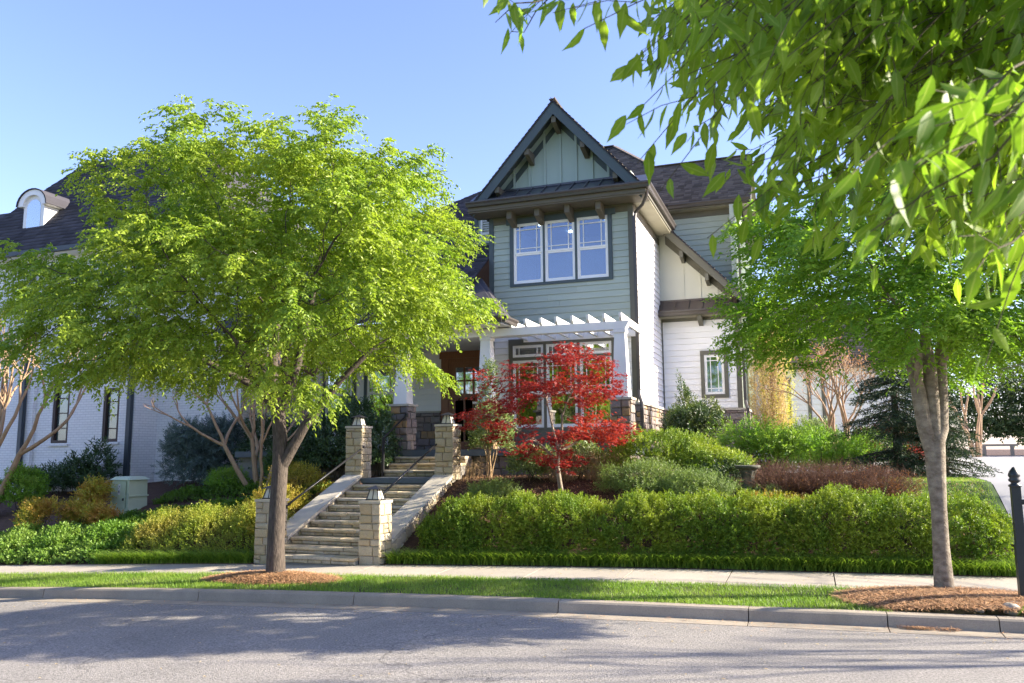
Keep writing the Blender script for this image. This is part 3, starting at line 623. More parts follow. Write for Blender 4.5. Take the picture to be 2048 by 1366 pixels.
# ---- main hip roof behind, porch wall, left part of the house
MS = .73; mz = lambda y: 5.08 + MS * (y - 17.1)
ZL = lambda y: RZ2 + .03 + sl * (y - RY)
mr = MB().add([(-14.8, 17.2, mz(17.2)), (-7.9, 17.2, mz(17.2)), (-7.9, 25.2, mz(25.2)), (-6.1, 28, mz(28)), (-7.4, 28, mz(28)), (-14.8, 20.6, mz(20.6)), (-14.8, 35.4, mz(20.6)), (-4.4, 26.25, ZL(26.25) - .01), (-4.4, 29.7, ZL(26.25) - .01), (-7.0, 25.2, ZL(25.2) - .01), (-4.7, 26.0, ZL(26.0) - .01)],
              [(0, 1, 2, 3, 4, 5), (4, 6, 5), (3, 8, 7), (4, 3, 8, 6), (9, 10, 7, 3)]).build('roof', 'shingle_dk', house)
h_ = math.hypot(1, MS); Ls = lambda y: (y - 17.2) * h_
shingles(mr, (0, 17.2, mz(17.2) + .006), Xv, (0, 1, MS), [(-14.8, 0), (-7.9, 0), (-7.9, Ls(25.2)), (-6.1, Ls(28)), (-7.4, Ls(28)), (-14.8, Ls(20.6))], 'shingle_dk', .3, .15)
hs = math.hypot(1, sl); shingles(mr, (0, RY, ZL(RY)), Xv, (0, 1, sl), [(-6.9, -1.0), (-5.2, -.9), (-4.4, 0), (-6.1, 1.75 * hs), (-6.9, 1.75 * hs)], 'shingle')
shingles(mr, (-4.4, 26.25, ZL(26.25)), Yv, (-1.7, 0, mz(28) - ZL(26.25)), [(0, 0), (3.4, 0), (1.75, 2.3)], 'shingle')
MB().beam((-6.1, 28, mz(28) + .03), (-4.35, 26.2, ZL(26.2) + .03), .2, .03).build('ridge_cap', 'shingle', house); MB().beam((-7.4, 28, mz(28) + .03), (-6.1, 28, mz(28) + .03), .2, .03).build('ridge_cap', 'shingle', house)
# porch roof end: small hip to the right of the porch, its gutter and soffit
MB().add([(-8.05, 17.15, 5.09), (-6.45, 17.15, 5.09), (-6.45, 17.95, 5.09), (-7.86, 19.4, 6.55), (-8.05, 17.2 + 2.2, 6.6)], [(0, 1, 3, 4), (1, 2, 3), (0, 4, 3, 2, 1)]).build('porch_hip_roof', 'shingle_dk', house)
gutter_run('gutter', (-14.9, 17.15, 5.1), (-6.44, 17.15, 5.1), -Yv); gutter_run('gutter', (-6.452, 17.12, 5.098), (-6.452, 17.95, 5.098), Xv); box('porch_ceiling', 'white', house, -14.5, -7.9, 17.16, 21.5, 4.925, 4.95); box('soffit', 'white', house, -7.89, -6.47, 17.16, 19.4, 4.925, 4.95)
PY = 21.5; dx0, dx1 = -9.73, -8.5
pw = wall('porch_wall', 'white', -14.5, BX0, PY + .01, PY + .14, 1.4, 5.3, [(-13.9, -12.95, 2.9, 4.7), (-12.45, -11.5, 2.9, 4.7)])
siding(pw, -14.5, BX0, PY + .01, 3.22, 5.2, 'white', [(dx0 - .26, dx1 + .26, 2, 5.0), (-14.05, -11.35, 2.8, 4.88)], .17)
s_ = box('stone_base', 'mortar', house, -11.4, dx0 - .25, PY - .045, PY + .005, 1.9, 3.16); ashlar(s_, (-11.4, PY - .045, 2.06), Xv, -Yv, 11.4 + dx0 - .25, 1.1, 'house_stone', d=.045, sw=(.2, .42), rows=(.13, .24)); box('stone_ledge', 'coping', house, -11.4, dx0 - .25, PY - .11, PY + .006, 3.16, 3.21)
box('corner_board', 'trimblue', pw, BX0 - .16, BX0 - .03, BY - .03, BY + .01, 3.2, 4.9)
for a, b in ((-13.9, -12.95), (-12.45, -11.5)):
    w_ = window(a, b, PY, 2.9, 4.7, 'trimblue', .14, .02, .1); sash(w_, a + .005, b - .005, PY - .03, 2.905, 4.695, 'glass_dk', 'hung', 3.8)
room('room_dk', -14.3, -10.2, PY + .16, 24.5, 2.1, 5.2)
# front door
dz = 2.08; fr = MB().box(dx0 - .25, dx0 - .02, PY - .05, PY + .008, dz, 4.72).box(dx1 + .02, dx1 + .25, PY - .05, PY + .008, dz, 4.72).box(dx0 - .3, dx1 + .3, PY - .07, PY + .008, 4.72, 4.93).box(dx0 - .02, dx0 + .06, PY - .03, PY + .008, dz, 4.72).box(dx1 - .06, dx1 + .02, PY - .03, PY + .008, dz, 4.72).box(dx0 + .06, dx1 - .06, PY - .03, PY + .008, 4.6, 4.72).build('door_frame', 'door', house)
lx0, lx1 = dx0 + .06, dx1 - .06; lz0, lz1 = 3.68, 4.45; st = .13
dm = MB().box(lx0, lx0 + st, PY - .02, PY + .02, dz, 4.6).box(lx1 - st, lx1, PY - .02, PY + .02, dz, 4.6).box(lx0 + st, lx1 - st, PY - .02, PY + .02, lz1, 4.6).box(lx0 + st, lx1 - st, PY - .02, PY + .02, 3.5, lz0).box(lx0 + st, lx1 - st, PY - .02, PY + .02, dz, 2.32).box(lx0 + st, lx1 - st, PY + .01, PY + .02, 2.32, 3.5)
W_ = lx1 - lx0 - 2 * st
for k in (1, 2): dm.box(lx0 + st + W_ * k / 3 - .03, lx0 + st + W_ * k / 3 + .03, PY - .018, PY + .02, lz0, lz1).box(lx0 + st + W_ * k / 3 - .03, lx0 + st + W_ * k / 3 + .03, PY - .018, PY + .009, 2.32, 3.5)
dm.box(lx0 + st, lx1 - st, PY - .016, PY + .018, 4.04, 4.09); fd = dm.build('front_door', 'door', house)
box('door_shelf', 'door', fd, lx0 + .05, lx1 - .05, PY - .085, PY - .021, 3.56, 3.61)
for k in range(4): x = lx0 + .2 + (W_ - .14) * k / 3; box('dentil', 'door', fd, x - .045, x + .045, PY - .07, PY - .021, 3.5, 3.558)
for k in range(3):
    for z0, z1 in ((lz0, 4.04), (4.09, lz1)): a = lx0 + st + W_ * k / 3; box('pane', 'glass_dk', fd, a + .03, a + W_ / 3 - .03, PY - .004, PY, z0, z1)
MB().tube([(lx1 - .07, PY - .07, 3.0), (lx1 - .07, PY - .09, 3.12), (lx1 - .07, PY - .07, 3.25)], .014, 8).build('handle', 'black', fd)
# dormer with louvred shutters left of the bay
dr = MB().box(-8.66, -7.9, 20.9, 23.0, 7.75, 8.86).build('dormer', 'sage', house); box('dormer_trim', 'trimblue', dr, -8.69, -8.57, 20.86, 20.899, 7.9, 8.85); box('dormer_trim', 'trimblue', dr, -8.75, -7.89, 20.84, 20.898, 7.8, 7.898)
MB().prism([(-8.76, 20.72, 8.86), (-8.76, 23.2, 9.62), (-8.76, 23.2, 9.56), (-8.76, 20.72, 8.8)], (.86, 0, 0)).build('dormer_roof', 'shingle_dk', dr)
ring(-8.47, -7.98, 20.83, 20.895, 8.14, 8.8, .05).build('shutter', 'white', dr)
for k in range(8): MB().prism([(-8.42, 20.84, 8.2 + .067 * k), (-8.42, 20.885, 8.245 + .067 * k), (-8.42, 20.89, 8.24 + .067 * k), (-8.42, 20.845, 8.192 + .067 * k)], (.39, 0, 0)).build('louvre_slat', 'white', dr)
# ---- porch deck, pedestals, columns, beam, rafters
deck = box('porch_deck', 'blue', house, -14, -3.62, 17.48, 21.49, 1.93, 2.075)
fnd = box('porch_foundation', 'mortar', house, -14, -3.7, 17.62, 21.4, 1.0, 1.93)
ashlar(fnd, (-7.3, 17.62, 1.3), Xv, -Yv, 3.6, .62, 'house_stone', d=.04, sw=(.2, .4), rows=(.14, .22)); ashlar(fnd, (-12, 17.62, 1.3), Xv, -Yv, 2.6, .62, 'house_stone', d=.04)
ashlar(fnd, (-3.7, 17.62, 1.3), Yv, Xv, 2.3, .62, 'house_stone', d=.04, sw=(.2, .4))
CX = (-9.29, -7.08, -3.85)
for cx in CX:
    z0, z1 = 2.078, 3.13; hw = .235; y0 = 17.56; y1 = y0 + 2 * hw
    pd = box('column_pedestal', 'mortar', house, cx - hw + .04, cx + hw - .04, y0 + .04, y1 - .04, z0, z1)
    ashlar(pd, (cx - hw + .012, y0 + .04, z0), Xv, -Yv, 2 * hw - .024, z1 - z0, 'house_stone', d=.045, sw=(.15, .32), rows=(.14, .22)); ashlar(pd, (cx + hw - .04, y0 + .0, z0), Yv, Xv, 2 * hw, z1 - z0, 'house_stone', d=.045, sw=(.15, .32), rows=(.14, .22))
    box('pedestal_cap', 'coping', pd, cx - hw - .03, cx + hw + .03, y0 - .03, y1 + .03, z1 + .002, z1 + .055)
    yc = y0 + hw; b, tp = .175, .115; zb, zt2 = z1 + .057, 4.715
    col = MB().add([(cx - b, yc - b, zb), (cx + b, yc - b, zb), (cx + b, yc + b, zb), (cx - b, yc + b, zb), (cx - tp, yc - tp, zt2), (cx + tp, yc - tp, zt2), (cx + tp, yc + tp, zt2), (cx - tp, yc + tp, zt2)],
                   [(0, 1, 5, 4), (1, 2, 6, 5), (2, 3, 7, 6), (3, 0, 4, 7), (4, 5, 6, 7), (3, 2, 1, 0)]).build('porch_column', 'white', house)
    MB().box(cx - tp - .025, cx + tp + .025, yc - tp - .025, yc + tp + .025, 4.64, 4.712).build('column_collar', 'white', col)
yc = 17.56 + .235
pb = MB().prism([(-7.2, yc - .13, 4.718), (-3.72, yc - .13, 4.718), (-3.62, yc - .13, 4.9), (-7.2, yc - .13, 4.9)], (0, .24, 0)).build('porch_beam', 'white', house)
box('porch_beam', 'white', house, -14, -7.202, yc - .15, yc + .12, 4.72, 4.92)
box('wall_ledger', 'white', house, -6.9, BX1 + .0, BY - .07, BY - .032, 4.86, 5.03)
for k in range(9):
    x = -6.8 + .374 * k; y0 = 17.57
    MB().prism([(x - .03, y0, 5.075), (x - .03, y0 + .02, 4.97), (x - .03, y0 + .09, 4.903), (x - .03, BY - .075, 4.903), (x - .03, BY - .075, 5.075)], (.06, 0, 0)).build('rafter', 'white', house)

# ------------------------------------------------------------------ neighbours
nb = thing('brick_house', 'white painted brick house with slate roof and dark tall windows behind the big tree', 'house', (-20, 18.5, 1.1))
nw = [(-21.62, -20.95, 2.38, 4.2), (-19.62, -19.0, 2.4, 3.98)]
wall('wall', 'brickw', -24.6, -18.42, 18.5, 18.7, .3, 8.4, [(a, b, c, d) for a, b, c, d in nw], nb); box('wall', 'brickw', nb, -27.5, -22.3, 18.38, 18.495, .3, 8.4)
wall('wall', 'brickw', -18.418, -15.4, 19.4, 19.6, .5, 8.4, [], nb); box('wall', 'brickw', nb, -18.62, -18.42, 18.705, 24, .5, 8.4); box('wall', 'brickw', nb, -15.6, -15.4, 19.602, 25, .5, 8.4)
box('brick_course', 'brickw', nb, -22.29, -18.4, 18.47, 18.498, 1.74, 1.8); box('brick_course', 'brickw', nb, -18.4, -15.38, 19.37, 19.398, 1.74, 1.8)
for a, b, c, d in nw:
    f = ring(a, b, 18.52, 18.66, c, d, .09).build('window', 'nwood', nb); box('pane', 'glass_blind', f, a + .09, b - .09, 18.6, 18.605, c + .09, d - .09)
    box('blind', 'blind', f, a + .09, b - .09, 18.63, 18.64, c + .09, d - .09); box('sill', 'brickw', f, a - .07, b + .07, 18.44, 18.51, c - .08, c - .01)
    for k in (1, 2, 3): z = c + (d - c) * k / 4; box('muntin', 'nwood', f, a + .09, b - .09, 18.585, 18.61, z - .015, z + .015)
for x, y in ((-22.62, 18.3), (-18.52, 18.42)): box('downspout', 'ndown', nb, x - .07, x + .07, y - .06, y + .06, 1.0, 8.3)
box('gutter', 'ndown', nb, -25.6, -15.1, 17.96, 18.1, 8.22, 8.36); box('soffit', 'white', nb, -25.6, -15.1, 18.1, 18.5, 8.2, 8.26)
s_ = 1.2; zz = lambda y: 8.3 + s_ * (y - 18.1)
nr = MB().add([(-27, 18.1, 8.3), (-15.1, 18.1, 8.3), (-18.6, 21.8, zz(21.8)), (-24.7, 21.8, zz(21.8)), (-27, 25.5, 8.3), (-15.1, 25.5, 8.3)], [(0, 1, 2, 3), (0, 3, 4), (1, 5, 2), (3, 2, 5, 4)]).build('roof', 'shingle_dk', nb)
hh = math.hypot(1, s_); shingles(nr, (0, 18.1, 8.304), Xv, (0, 1, s_), [(-27, 0), (-15.1, 0), (-18.6, 3.7 * hh), (-24.7, 3.7 * hh)], 'shingle_dk', .32, .2)
MB().add([(-33, 18.3, 8.2), (-25.3, 18.3, 8.2), (-25.6, 21, 10.9), (-33, 21, 11.0), (-33, 23.5, 8.2), (-25.3, 23.5, 8.2)], [(0, 1, 2, 3), (3, 2, 5, 4), (1, 5, 2)]).build('roof', 'shingle_dk', nb)
box('wall', 'brickw', nb, -32, -27.51, 18.7, 18.9, .2, 8.2)
# arched dormer
dcx, dy, dw, dz0, dz1 = -23.75, 19.1, .46, 8.9, 10.25
dmr = MB()
arc = [(dcx + dw * math.cos(math.pi * k / 12), dz1 + dw * .85 * math.sin(math.pi * k / 12)) for k in range(13)]
dmr.prism([(x, dy, z) for x, z in arc] + [(dcx - dw, dy, dz0), (dcx + dw, dy, dz0)], (0, 2.4, 0)); dn_ = dmr.build('dormer', 'white', nb)
m = MB()
for r0, r1, y0, y1, mtl, nm in ((.42, .63, dy - .1, dy + 2.2, 'white', 'dormer_hood'), (.635, .68, dy - .14, dy + 2.2, 'shingle_dk', 'dormer_roof')):
    m = MB()
    for k in range(12):
        a, b = math.pi * k / 12, math.pi * (k + 1) / 12; q = lambda r, t: (dcx + r * math.cos(t), dz1 - .02 + r * .85 * math.sin(t))
        P_ = [q(r0, a), q(r1, a), q(r1, b), q(r0, b)]; m.prism([(x, y0, z) for x, z in P_], (0, y1 - y0, 0))
    m.build(nm, mtl, dn_)
ar2 = [(dcx + .3 * math.cos(math.pi * k / 12), dz1 - .08 + .28 * math.sin(math.pi * k / 12)) for k in range(13)]
MB().prism([(x, dy - .01, z) for x, z in ar2] + [(dcx - .3, dy - .01, 9.2), (dcx + .3, dy - .01, 9.2)], (0, .009, 0)).build('pane', 'glass_dk', dn_)

gar = thing('garage', 'white sided garage with brown shingle roof beyond the right end of the house', 'garage', (1.5, 30, 1.6))
gw = wall('wall', 'white', -2.5, 3.4, 30.01, 30.2, 1.4, 5.1, [(-1.35, -.62, 2.3, 4.38)], gar); siding(gw, -2.5, .04, 30.01, 1.6, 4.95, 'white', [(-1.47, -.5, 2.2, 4.52)], .2); siding(gw, .16, .5, 30.01, 1.6, 4.95, 'white', (), .2); siding(gw, .62, 3.3, 30.01, 1.6, 4.95, 'white', (), .2)
for x in (.04, .5): box('corner_board', 'trim', gw, x + .004, x + .116, 29.96, 30.009, 1.5, 4.7)
box('wall', 'white', gar, 3.2, 3.4, 30.21, 36, 1.4, 5.1)
w_ = window(-1.35, -.62, 30.0, 2.3, 4.38, 'trim', .14, .05, .11, .1, gar); sash(w_, -1.345, -.625, 29.97, 2.305, 4.375, 'glass_dk', 'hung', 3.3)
gutter_run('gutter', (-2.5, 29.6, 4.98), (3.8, 29.6, 4.98), -Yv, gar); box('soffit', 'trim', gar, -2.5, 3.8, 29.602, 30.2, 4.78, 4.86)
gr = MB().add([(-2.5, 29.55, 4.98), (3.85, 29.55, 4.98), (1.9, 33.4, 7.7), (-2.5, 33.4, 7.7), (3.85, 37, 4.98), (-2.5, 37, 4.98)], [(0, 1, 2, 3), (1, 4, 2), (3, 2, 4, 5), (0, 3, 5)]).build('roof', 'shingle_dk', gar)
gl = math.hypot(3.85, 2.72); shingles(gr, (0, 29.55, 4.984), Xv, (0, 3.85, 2.72), [(-2.5, 0), (3.85, 0), (1.9, gl), (-2.5, gl)], 'shingle', .34, .17)

# ------------------------------------------------------------------ staircase, pillars, lanterns, rails
stair = thing('staircase', 'limestone front steps climbing from the sidewalk to the bluestone landing', 'steps', (-8.2, 13.5, .1))
PX = {'L': (-9.51, -9.1), 'R': (-7.36, -6.95)}; SX0, SX1 = -9.09, -7.37
def flight(n, y0, z0, tr, rs, x0, x1):
    for k in range(n):
        y = y0 + tr * k; z = z0 + rs * k; st_ = box('step', 'mortar', stair, x0, x1, y + .05, y + tr + .1, z - rs - .12, z - .055)
        x = x0
        while x < x1 - .01:                            # tread slabs with rough noses
            l = random.uniform(.45, .85); l = x1 - x if x1 - x - l < .35 else l
            stone_piece('tread_stone', (x + .004, y + tr + .06, z - .055), Xv, Zv, -Yv, l - .008, .055, tr + .06 + random.uniform(0, .02), 'step', st_, .008, .006); x += l
        ashlar(st_, (x0, y + .05, z - rs), Xv, -Yv, x1 - x0, rs - .056, 'step', (.2, .3), (.14, .4), .03, .012)
flight(10, 12.38, .236, .31, .1238, SX0, SX1)
box('landing', 'blue', stair, SX0, SX1, 15.47, 16.9, 1.375, 1.474)
box('landing_base', 'mortar', stair, SX0, SX1, 15.55, 16.9, .9, 1.373)
flight(3, 16.55, 1.474 + .149, .31, .149, SX0 - .1, SX1)
for s, (a, b) in PX.items():                           # sloping cheek walls with coping slabs
    zc = lambda y: .236 + .3994 * (y - 12.38) + .06
    ck = MB().prism([(a + .02, 12.92, -.1), (a + .02, 15.5, -.1), (a + .02, 15.5, zc(15.5) - .07), (a + .02, 12.92, zc(12.92) - .07)], (b - a - .04, 0, 0)).build('cheek_wall', 'mortar_lt', stair)
    for k in range(14):
        y = 12.93 + .184 * k
        for side, u, n_ in ((b - .02, Yv, Xv), (a + .02, Yv, -Xv)):
            hz = zc(y) - .075
            lo = hz - .38
            for q in range(2): stone_piece('stone', (side, y + .004, lo + .19 * q), u, Zv, n_, .176, .182, .018, 'lime', ck)
    ys = np.linspace(12.915, 15.515, 6)
    for y0, y1 in zip(ys[:-1], ys[1:]): MB().prism([(a - .015, y0 + .004, zc(y0) - .065), (a - .015, y1 - .004, zc(y1) - .065), (a - .015, y1 - .004, zc(y1)), (a - .015, y0 + .004, zc(y0))], (b - a + .03, 0, 0)).build('coping_slab', 'coping', ck)
def pillar(x0, x1, y0, y1, z0, z1, label):
    p = thing('stone_pillar', label, 'pillar', ((x0 + x1) / 2, (y0 + y1) / 2, z0), 'limestone pillars flanking the steps')
    core = box('core', 'mortar_lt', p, x0 + .03, x1 - .03, y0 + .03, y1 - .03, z0 - .05, z1 - .05); h = z1 - z0 - .05
    k = dict(material='lime', rows=(.11, .19), sw=(.13, .3), d=.034, gap=.008)
    ashlar(core, (x0, y0 + .03, z0), Xv, -Yv, x1 - x0, h, **k); ashlar(core, (x1 - .03, y0, z0), Yv, Xv, y1 - y0, h, **k)
    ashlar(core, (x0, y1 - .03, z0), Xv, Yv, x1 - x0, h, **k); ashlar(core, (x0 + .03, y0, z0), Yv, -Xv, y1 - y0, h, **k)
    MB().prism([(x0 - .012, y0 - .012, z1 - .048), (x1 + .012, y0 - .012, z1 - .048), (x1 + .016, y1 + .012, z1 - .048), (x0 - .012, y1 + .012, z1 - .048)], (0, 0, .046)).build('cap', 'coping', p)
def lantern(x, y, z, label):
    p = thing('lantern', label, 'lantern', (x, y, z), 'pyramid lanterns on the pillars'); b, t, h = .115, .072, .17
    MB().box(x - .13, x + .13, y - .13, y + .13, z, z + .02).build('base', 'black', p)
    MB().add([(x + sx * r, y + sy * r, zz_) for r, zz_ in ((b - .006, z + .021), (t - .004, z + .02 + h)) for sx, sy in ((-1, -1), (1, -1), (1, 1), (-1, 1))], [(0, 1, 5, 4), (1, 2, 6, 5), (2, 3, 7, 6), (3, 0, 4, 7), (4, 5, 6, 7)]).build('glass_body', 'frost', p)
    for sx, sy in ((-1, -1), (1, -1), (1, 1), (-1, 1)): MB().beam((x + sx * b, y + sy * b, z + .02), (x + sx * t, y + sy * t, z + .022 + h), .016, .016).build('corner_bar', 'black', p)
    for sx, sy in ((1, 0), (0, -1)): MB().beam((x + sx * b, y + sy * b, z + .02), (x + sx * t, y + sy * t, z + .02 + h), .01, .01).build('glazing_bar', 'black', p)
    r = .14; MB().add([(x - r, y - r, z + h + .02), (x + r, y - r, z + h + .02), (x + r, y + r, z + h + .02), (x - r, y + r, z + h + .02), (x, y, z + h + .085)], [(0, 1, 4), (1, 2, 4), (2, 3, 4), (3, 0, 4), (3, 2, 1, 0)]).build('roof', 'black', p)
for s, y, z0, z1, lab, ll in (('L', 12.5, .04, 1.195, 'lower limestone pillar standing behind the big tree trunk', 'pyramid lantern half hidden by the big tree trunk'), ('R', 12.5, .1, 1.195, 'lower limestone pillar between the steps and the long hedge', 'pyramid lantern on the lower pillar beside the long hedge'),
                       ('L', 15.53, 1.46, 2.6, 'upper limestone pillar on the left of the bluestone landing', 'pyramid lantern on the upper left pillar in front of dark shrubs'), ('R', 15.53, 1.44, 2.6, 'upper limestone pillar beside the red maple and the landing', 'pyramid lantern on the upper pillar under the red maple leaves')):
    a, b = PX[s]; pillar(a, b, y, y + .41, z0, z1, lab); lantern((a + b) / 2, y + .205, z1, ll)
def rail(pts, label):
    h = thing('handrail', label, 'handrail', pts[0], 'black iron handrails of the steps')
    MB().tube(pts, .021, 10).build('rail', 'black', h, smooth=True); return h
for pts, lab in (([(-9.13, 12.86, 1.04), (-9.13, 15.6, 2.12)], 'iron handrail on the left of the lower steps'), ([(-7.33, 12.88, 1.12), (-7.33, 15.58, 2.2)], 'iron handrail from the hedge side lantern to the upper right pillar')):
    h = rail(pts, lab)
    for p in pts: MB().lathe((p[0], p[1], p[2] - .04), [(.045, 0), (.045, .08)], 14).build('wall_plate', 'black', h)
h = rail([(-9.13, 16.55, 2.36), (-9.13, 16.62, 2.4), (-9.05, 17.5, 2.9)], 'short iron handrail with a post on the upper steps below the porch')
box('post', 'black', h, -9.155, -9.105, 16.5, 16.55, 1.475, 2.37); MB().lathe((-9.05, 17.5, 2.85), [(.05, 0), (.05, .1)], 14).build('wall_plate', 'black', h)

# ------------------------------------------------------------------ street furniture
ux, uy = -15.95, 16.0; uz = zt(ux, uy) - .1
ub = thing('utility_box', 'pale green metal utility pedestal with white number sticker among shrubs', 'utility box', (ux, uy, uz))
def taper(x0, x1, y0, y1, z0, z1, i): return MB().add([(x0, y0, z0), (x1, y0, z0), (x1, y1, z0), (x0, y1, z0), (x0 + i, y0 + i, z1), (x1 - i, y0 + i, z1), (x1 - i, y1 - i, z1), (x0 + i, y1 - i, z1)], [(0, 1, 5, 4), (1, 2, 6, 5), (2, 3, 7, 6), (3, 0, 4, 7), (4, 5, 6, 7), (3, 2, 1, 0)])
taper(ux - .3, ux + .3, uy - .3, uy + .3, uz, uz + .86, .02).build('body', 'utility', ub); taper(ux - .33, ux + .33, uy - .33, uy + .33, uz + .86, uz + .94, .1).build('lid', 'utility', ub)
for z in (.12, .45): MB().box(ux - .31, ux + .31, uy - .315, uy - .295, uz + z, uz + z + .035).box(ux + .29, ux + .315, uy - .31, uy + .31, uz + z, uz + z + .035).build('band', 'utility', ub)
box('door_panel', 'utility', ub, ux - .12, ux + .2, uy - .322, uy - .3, uz + .19, uz + .82); box('corner_rib', 'utility', ub, ux + .24, ux + .3, uy - .325, uy - .29, uz + .05, uz + .84)
box('sticker', 'sticker', ub, ux - .04, ux + .03, uy - .326, uy - .3225, uz + .5, uz + .76)
def text(s, loc, size, material, parent, rot=(R(90), 0, 0)):
    c = bpy.data.curves.new('lettering', 'FONT'); c.body = s; c.size = size; c.align_x = 'CENTER'; c.align_y = 'CENTER'; c.extrude = .001
    c.materials.append(MT[material]); tmp = bpy.data.objects.new('lettering', c); me_ = bpy.data.meshes.new_from_object(tmp); bpy.data.objects.remove(tmp); o = bpy.data.objects.new('lettering', me_); COL.objects.link(o); o.parent = parent; o.location = np.array(loc) - WL[parent]; o.rotation_euler = rot; return o
text('7', (ux - .005, uy - .328, uz + .68), .1, 'ink', ub); text('6', (ux - .005, uy - .328, uz + .58), .1, 'ink', ub)
box('padlock', 'black', ub, ux + .13, ux + .16, uy - .35, uy - .323, uz + .36, uz + .42)
# post with acorn finial beside the kerb
px_, py_ = 2.32, 11.46; pz = .16
po = thing('mailbox_post', 'black post with acorn finial and side arm standing by the right end of the sidewalk', 'post', (px_, py_, pz))
MB().box(px_ - .05, px_ + .05, py_ - .05, py_ + .05, pz - .05, pz + 1.38).build('shaft', 'blackm', po); box('base_block', 'blackm', po, px_ - .058, px_ + .058, py_ - .058, py_ + .058, pz - .05, pz + .7)
MB().lathe((px_, py_, pz + 1.38), [(.07, 0), (.072, .02), (.045, .035), (.04, .05), (.062, .065), (.068, .085), (.05, .105), (.066, .13), (.064, .15), (.048, .19), (.02, .225), (.004, .24)], 24).build('finial', 'blackm', po, smooth=True)
MB().box(px_ + .05, px_ + .5, py_ - .035, py_ + .035, pz + 1.17, pz + 1.23).build('arm', 'blackm', po); MB().tube([(px_ + .05, py_, pz + .85), (px_ + .16, py_, pz + .95), (px_ + .28, py_, pz + 1.17)], .018, 8).build('scroll_brace', 'blackm', po)
# birdbath on its pedestal
bx, by = -1.08, 15.62; bz = zt(bx, by)
bb = thing('birdbath', 'weathered concrete birdbath pedestal standing between feathery green shrub and brown shrubs', 'birdbath', (bx, by, bz))
MB().lathe((bx, by, bz), [(.17, 0), (.17, .05), (.13, .09), (.12, .12)], 20).build('base', 'birdbath', bb, smooth=True)
V = []; F = []; prof = [(.115, .12), (.105, .2), (.1, .3), (.112, .38), (.14, .44), (.155, .47)]; nn = 36
for r_, z in prof: V += [(bx + r_ * (1 + .09 * math.cos(6 * a)) * math.cos(a), by + r_ * (1 + .09 * math.cos(6 * a)) * math.sin(a), bz + z) for a in np.arange(nn) * 2 * math.pi / nn]
for i in range(len(prof) - 1): F += [(i * nn + k, i * nn + (k + 1) % nn, (i + 1) * nn + (k + 1) % nn, (i + 1) * nn + k) for k in range(nn)]
npmesh('fluted_stem', V, F, 'birdbath', bb); MB().lathe((bx, by, bz + .47), [(.15, 0), (.2, .02), (.225, .045), (.23, .075), (.205, .08), (.14, .05), (.01, .045)], 28).build('bowl', 'birdbath', bb, smooth=True)
# low timber rail at the far edge of the court
rx, ry = 7.0, 37.2; rzz = zt(rx, ry) + .03
tr_ = thing('timber_rail', 'low grey timber rail on short posts at the far edge of the driveway', 'rail', (rx, ry, rzz)); MB().box(rx - .75, rx + .75, ry - .06, ry + .06, rzz + .4, rzz + .48).build('beam', 'rail', tr_)
for x in (-.42, .55): box('post', 'rail', tr_, rx + x - .06, rx + x + .06, ry - .05, ry + .05, rzz, rzz + .399)
# river rocks by the post
def rock(x, y, z, r, label):
    ph = RNG.uniform(0, 6.28, 3); V = []; F = []; a, b = 10, 6
    for i in range(b + 1):
        t = math.pi * i / b
        for k in range(a):
            f = 2 * math.pi * k / a; d = 1 + .12 * math.sin(2 * f + ph[0]) + .1 * math.sin(3 * t + ph[1]); V.append((x + r * 1.25 * d * math.sin(t) * math.cos(f), y + r * d * math.sin(t) * math.sin(f), z + r * .75 * (d * math.cos(t))))
    for i in range(b): F += [(i * a + k, i * a + (k + 1) % a, (i + 1) * a + (k + 1) % a, (i + 1) * a + k) for k in range(a)]
    o = npmesh('river_rock', V, F, 'rock', smooth=True); tag(o, label, 'rock', 'river rocks by the post'); return o
for x, y, r_, lab in ((2.05, 10.86, .085, 'pale round rock right on the kerb edge'), (2.13, 11.07, .075, 'pale oblong rock at the foot of the black post'), (1.86, 10.97, .05, 'small tan rock in the pine straw before the post'), (1.72, 10.8, .04, 'smallest rock among straw near the kerb'), (2.42, 11.0, .09, 'large rock right of the black post'), (2.3, 10.8, .06, 'grey rock between kerb and black post')):
    rock(x, y, float(zs(x)) + .16 + r_ * .45, r_, lab)
o = rock(-18.0, 16.5, zt(-18.0, 16.5) + .1, .2, 'pale boulder half hidden behind orange nandina shrubs'); o.name = 'boulder'; o['category'] = 'boulder'; del o['group']

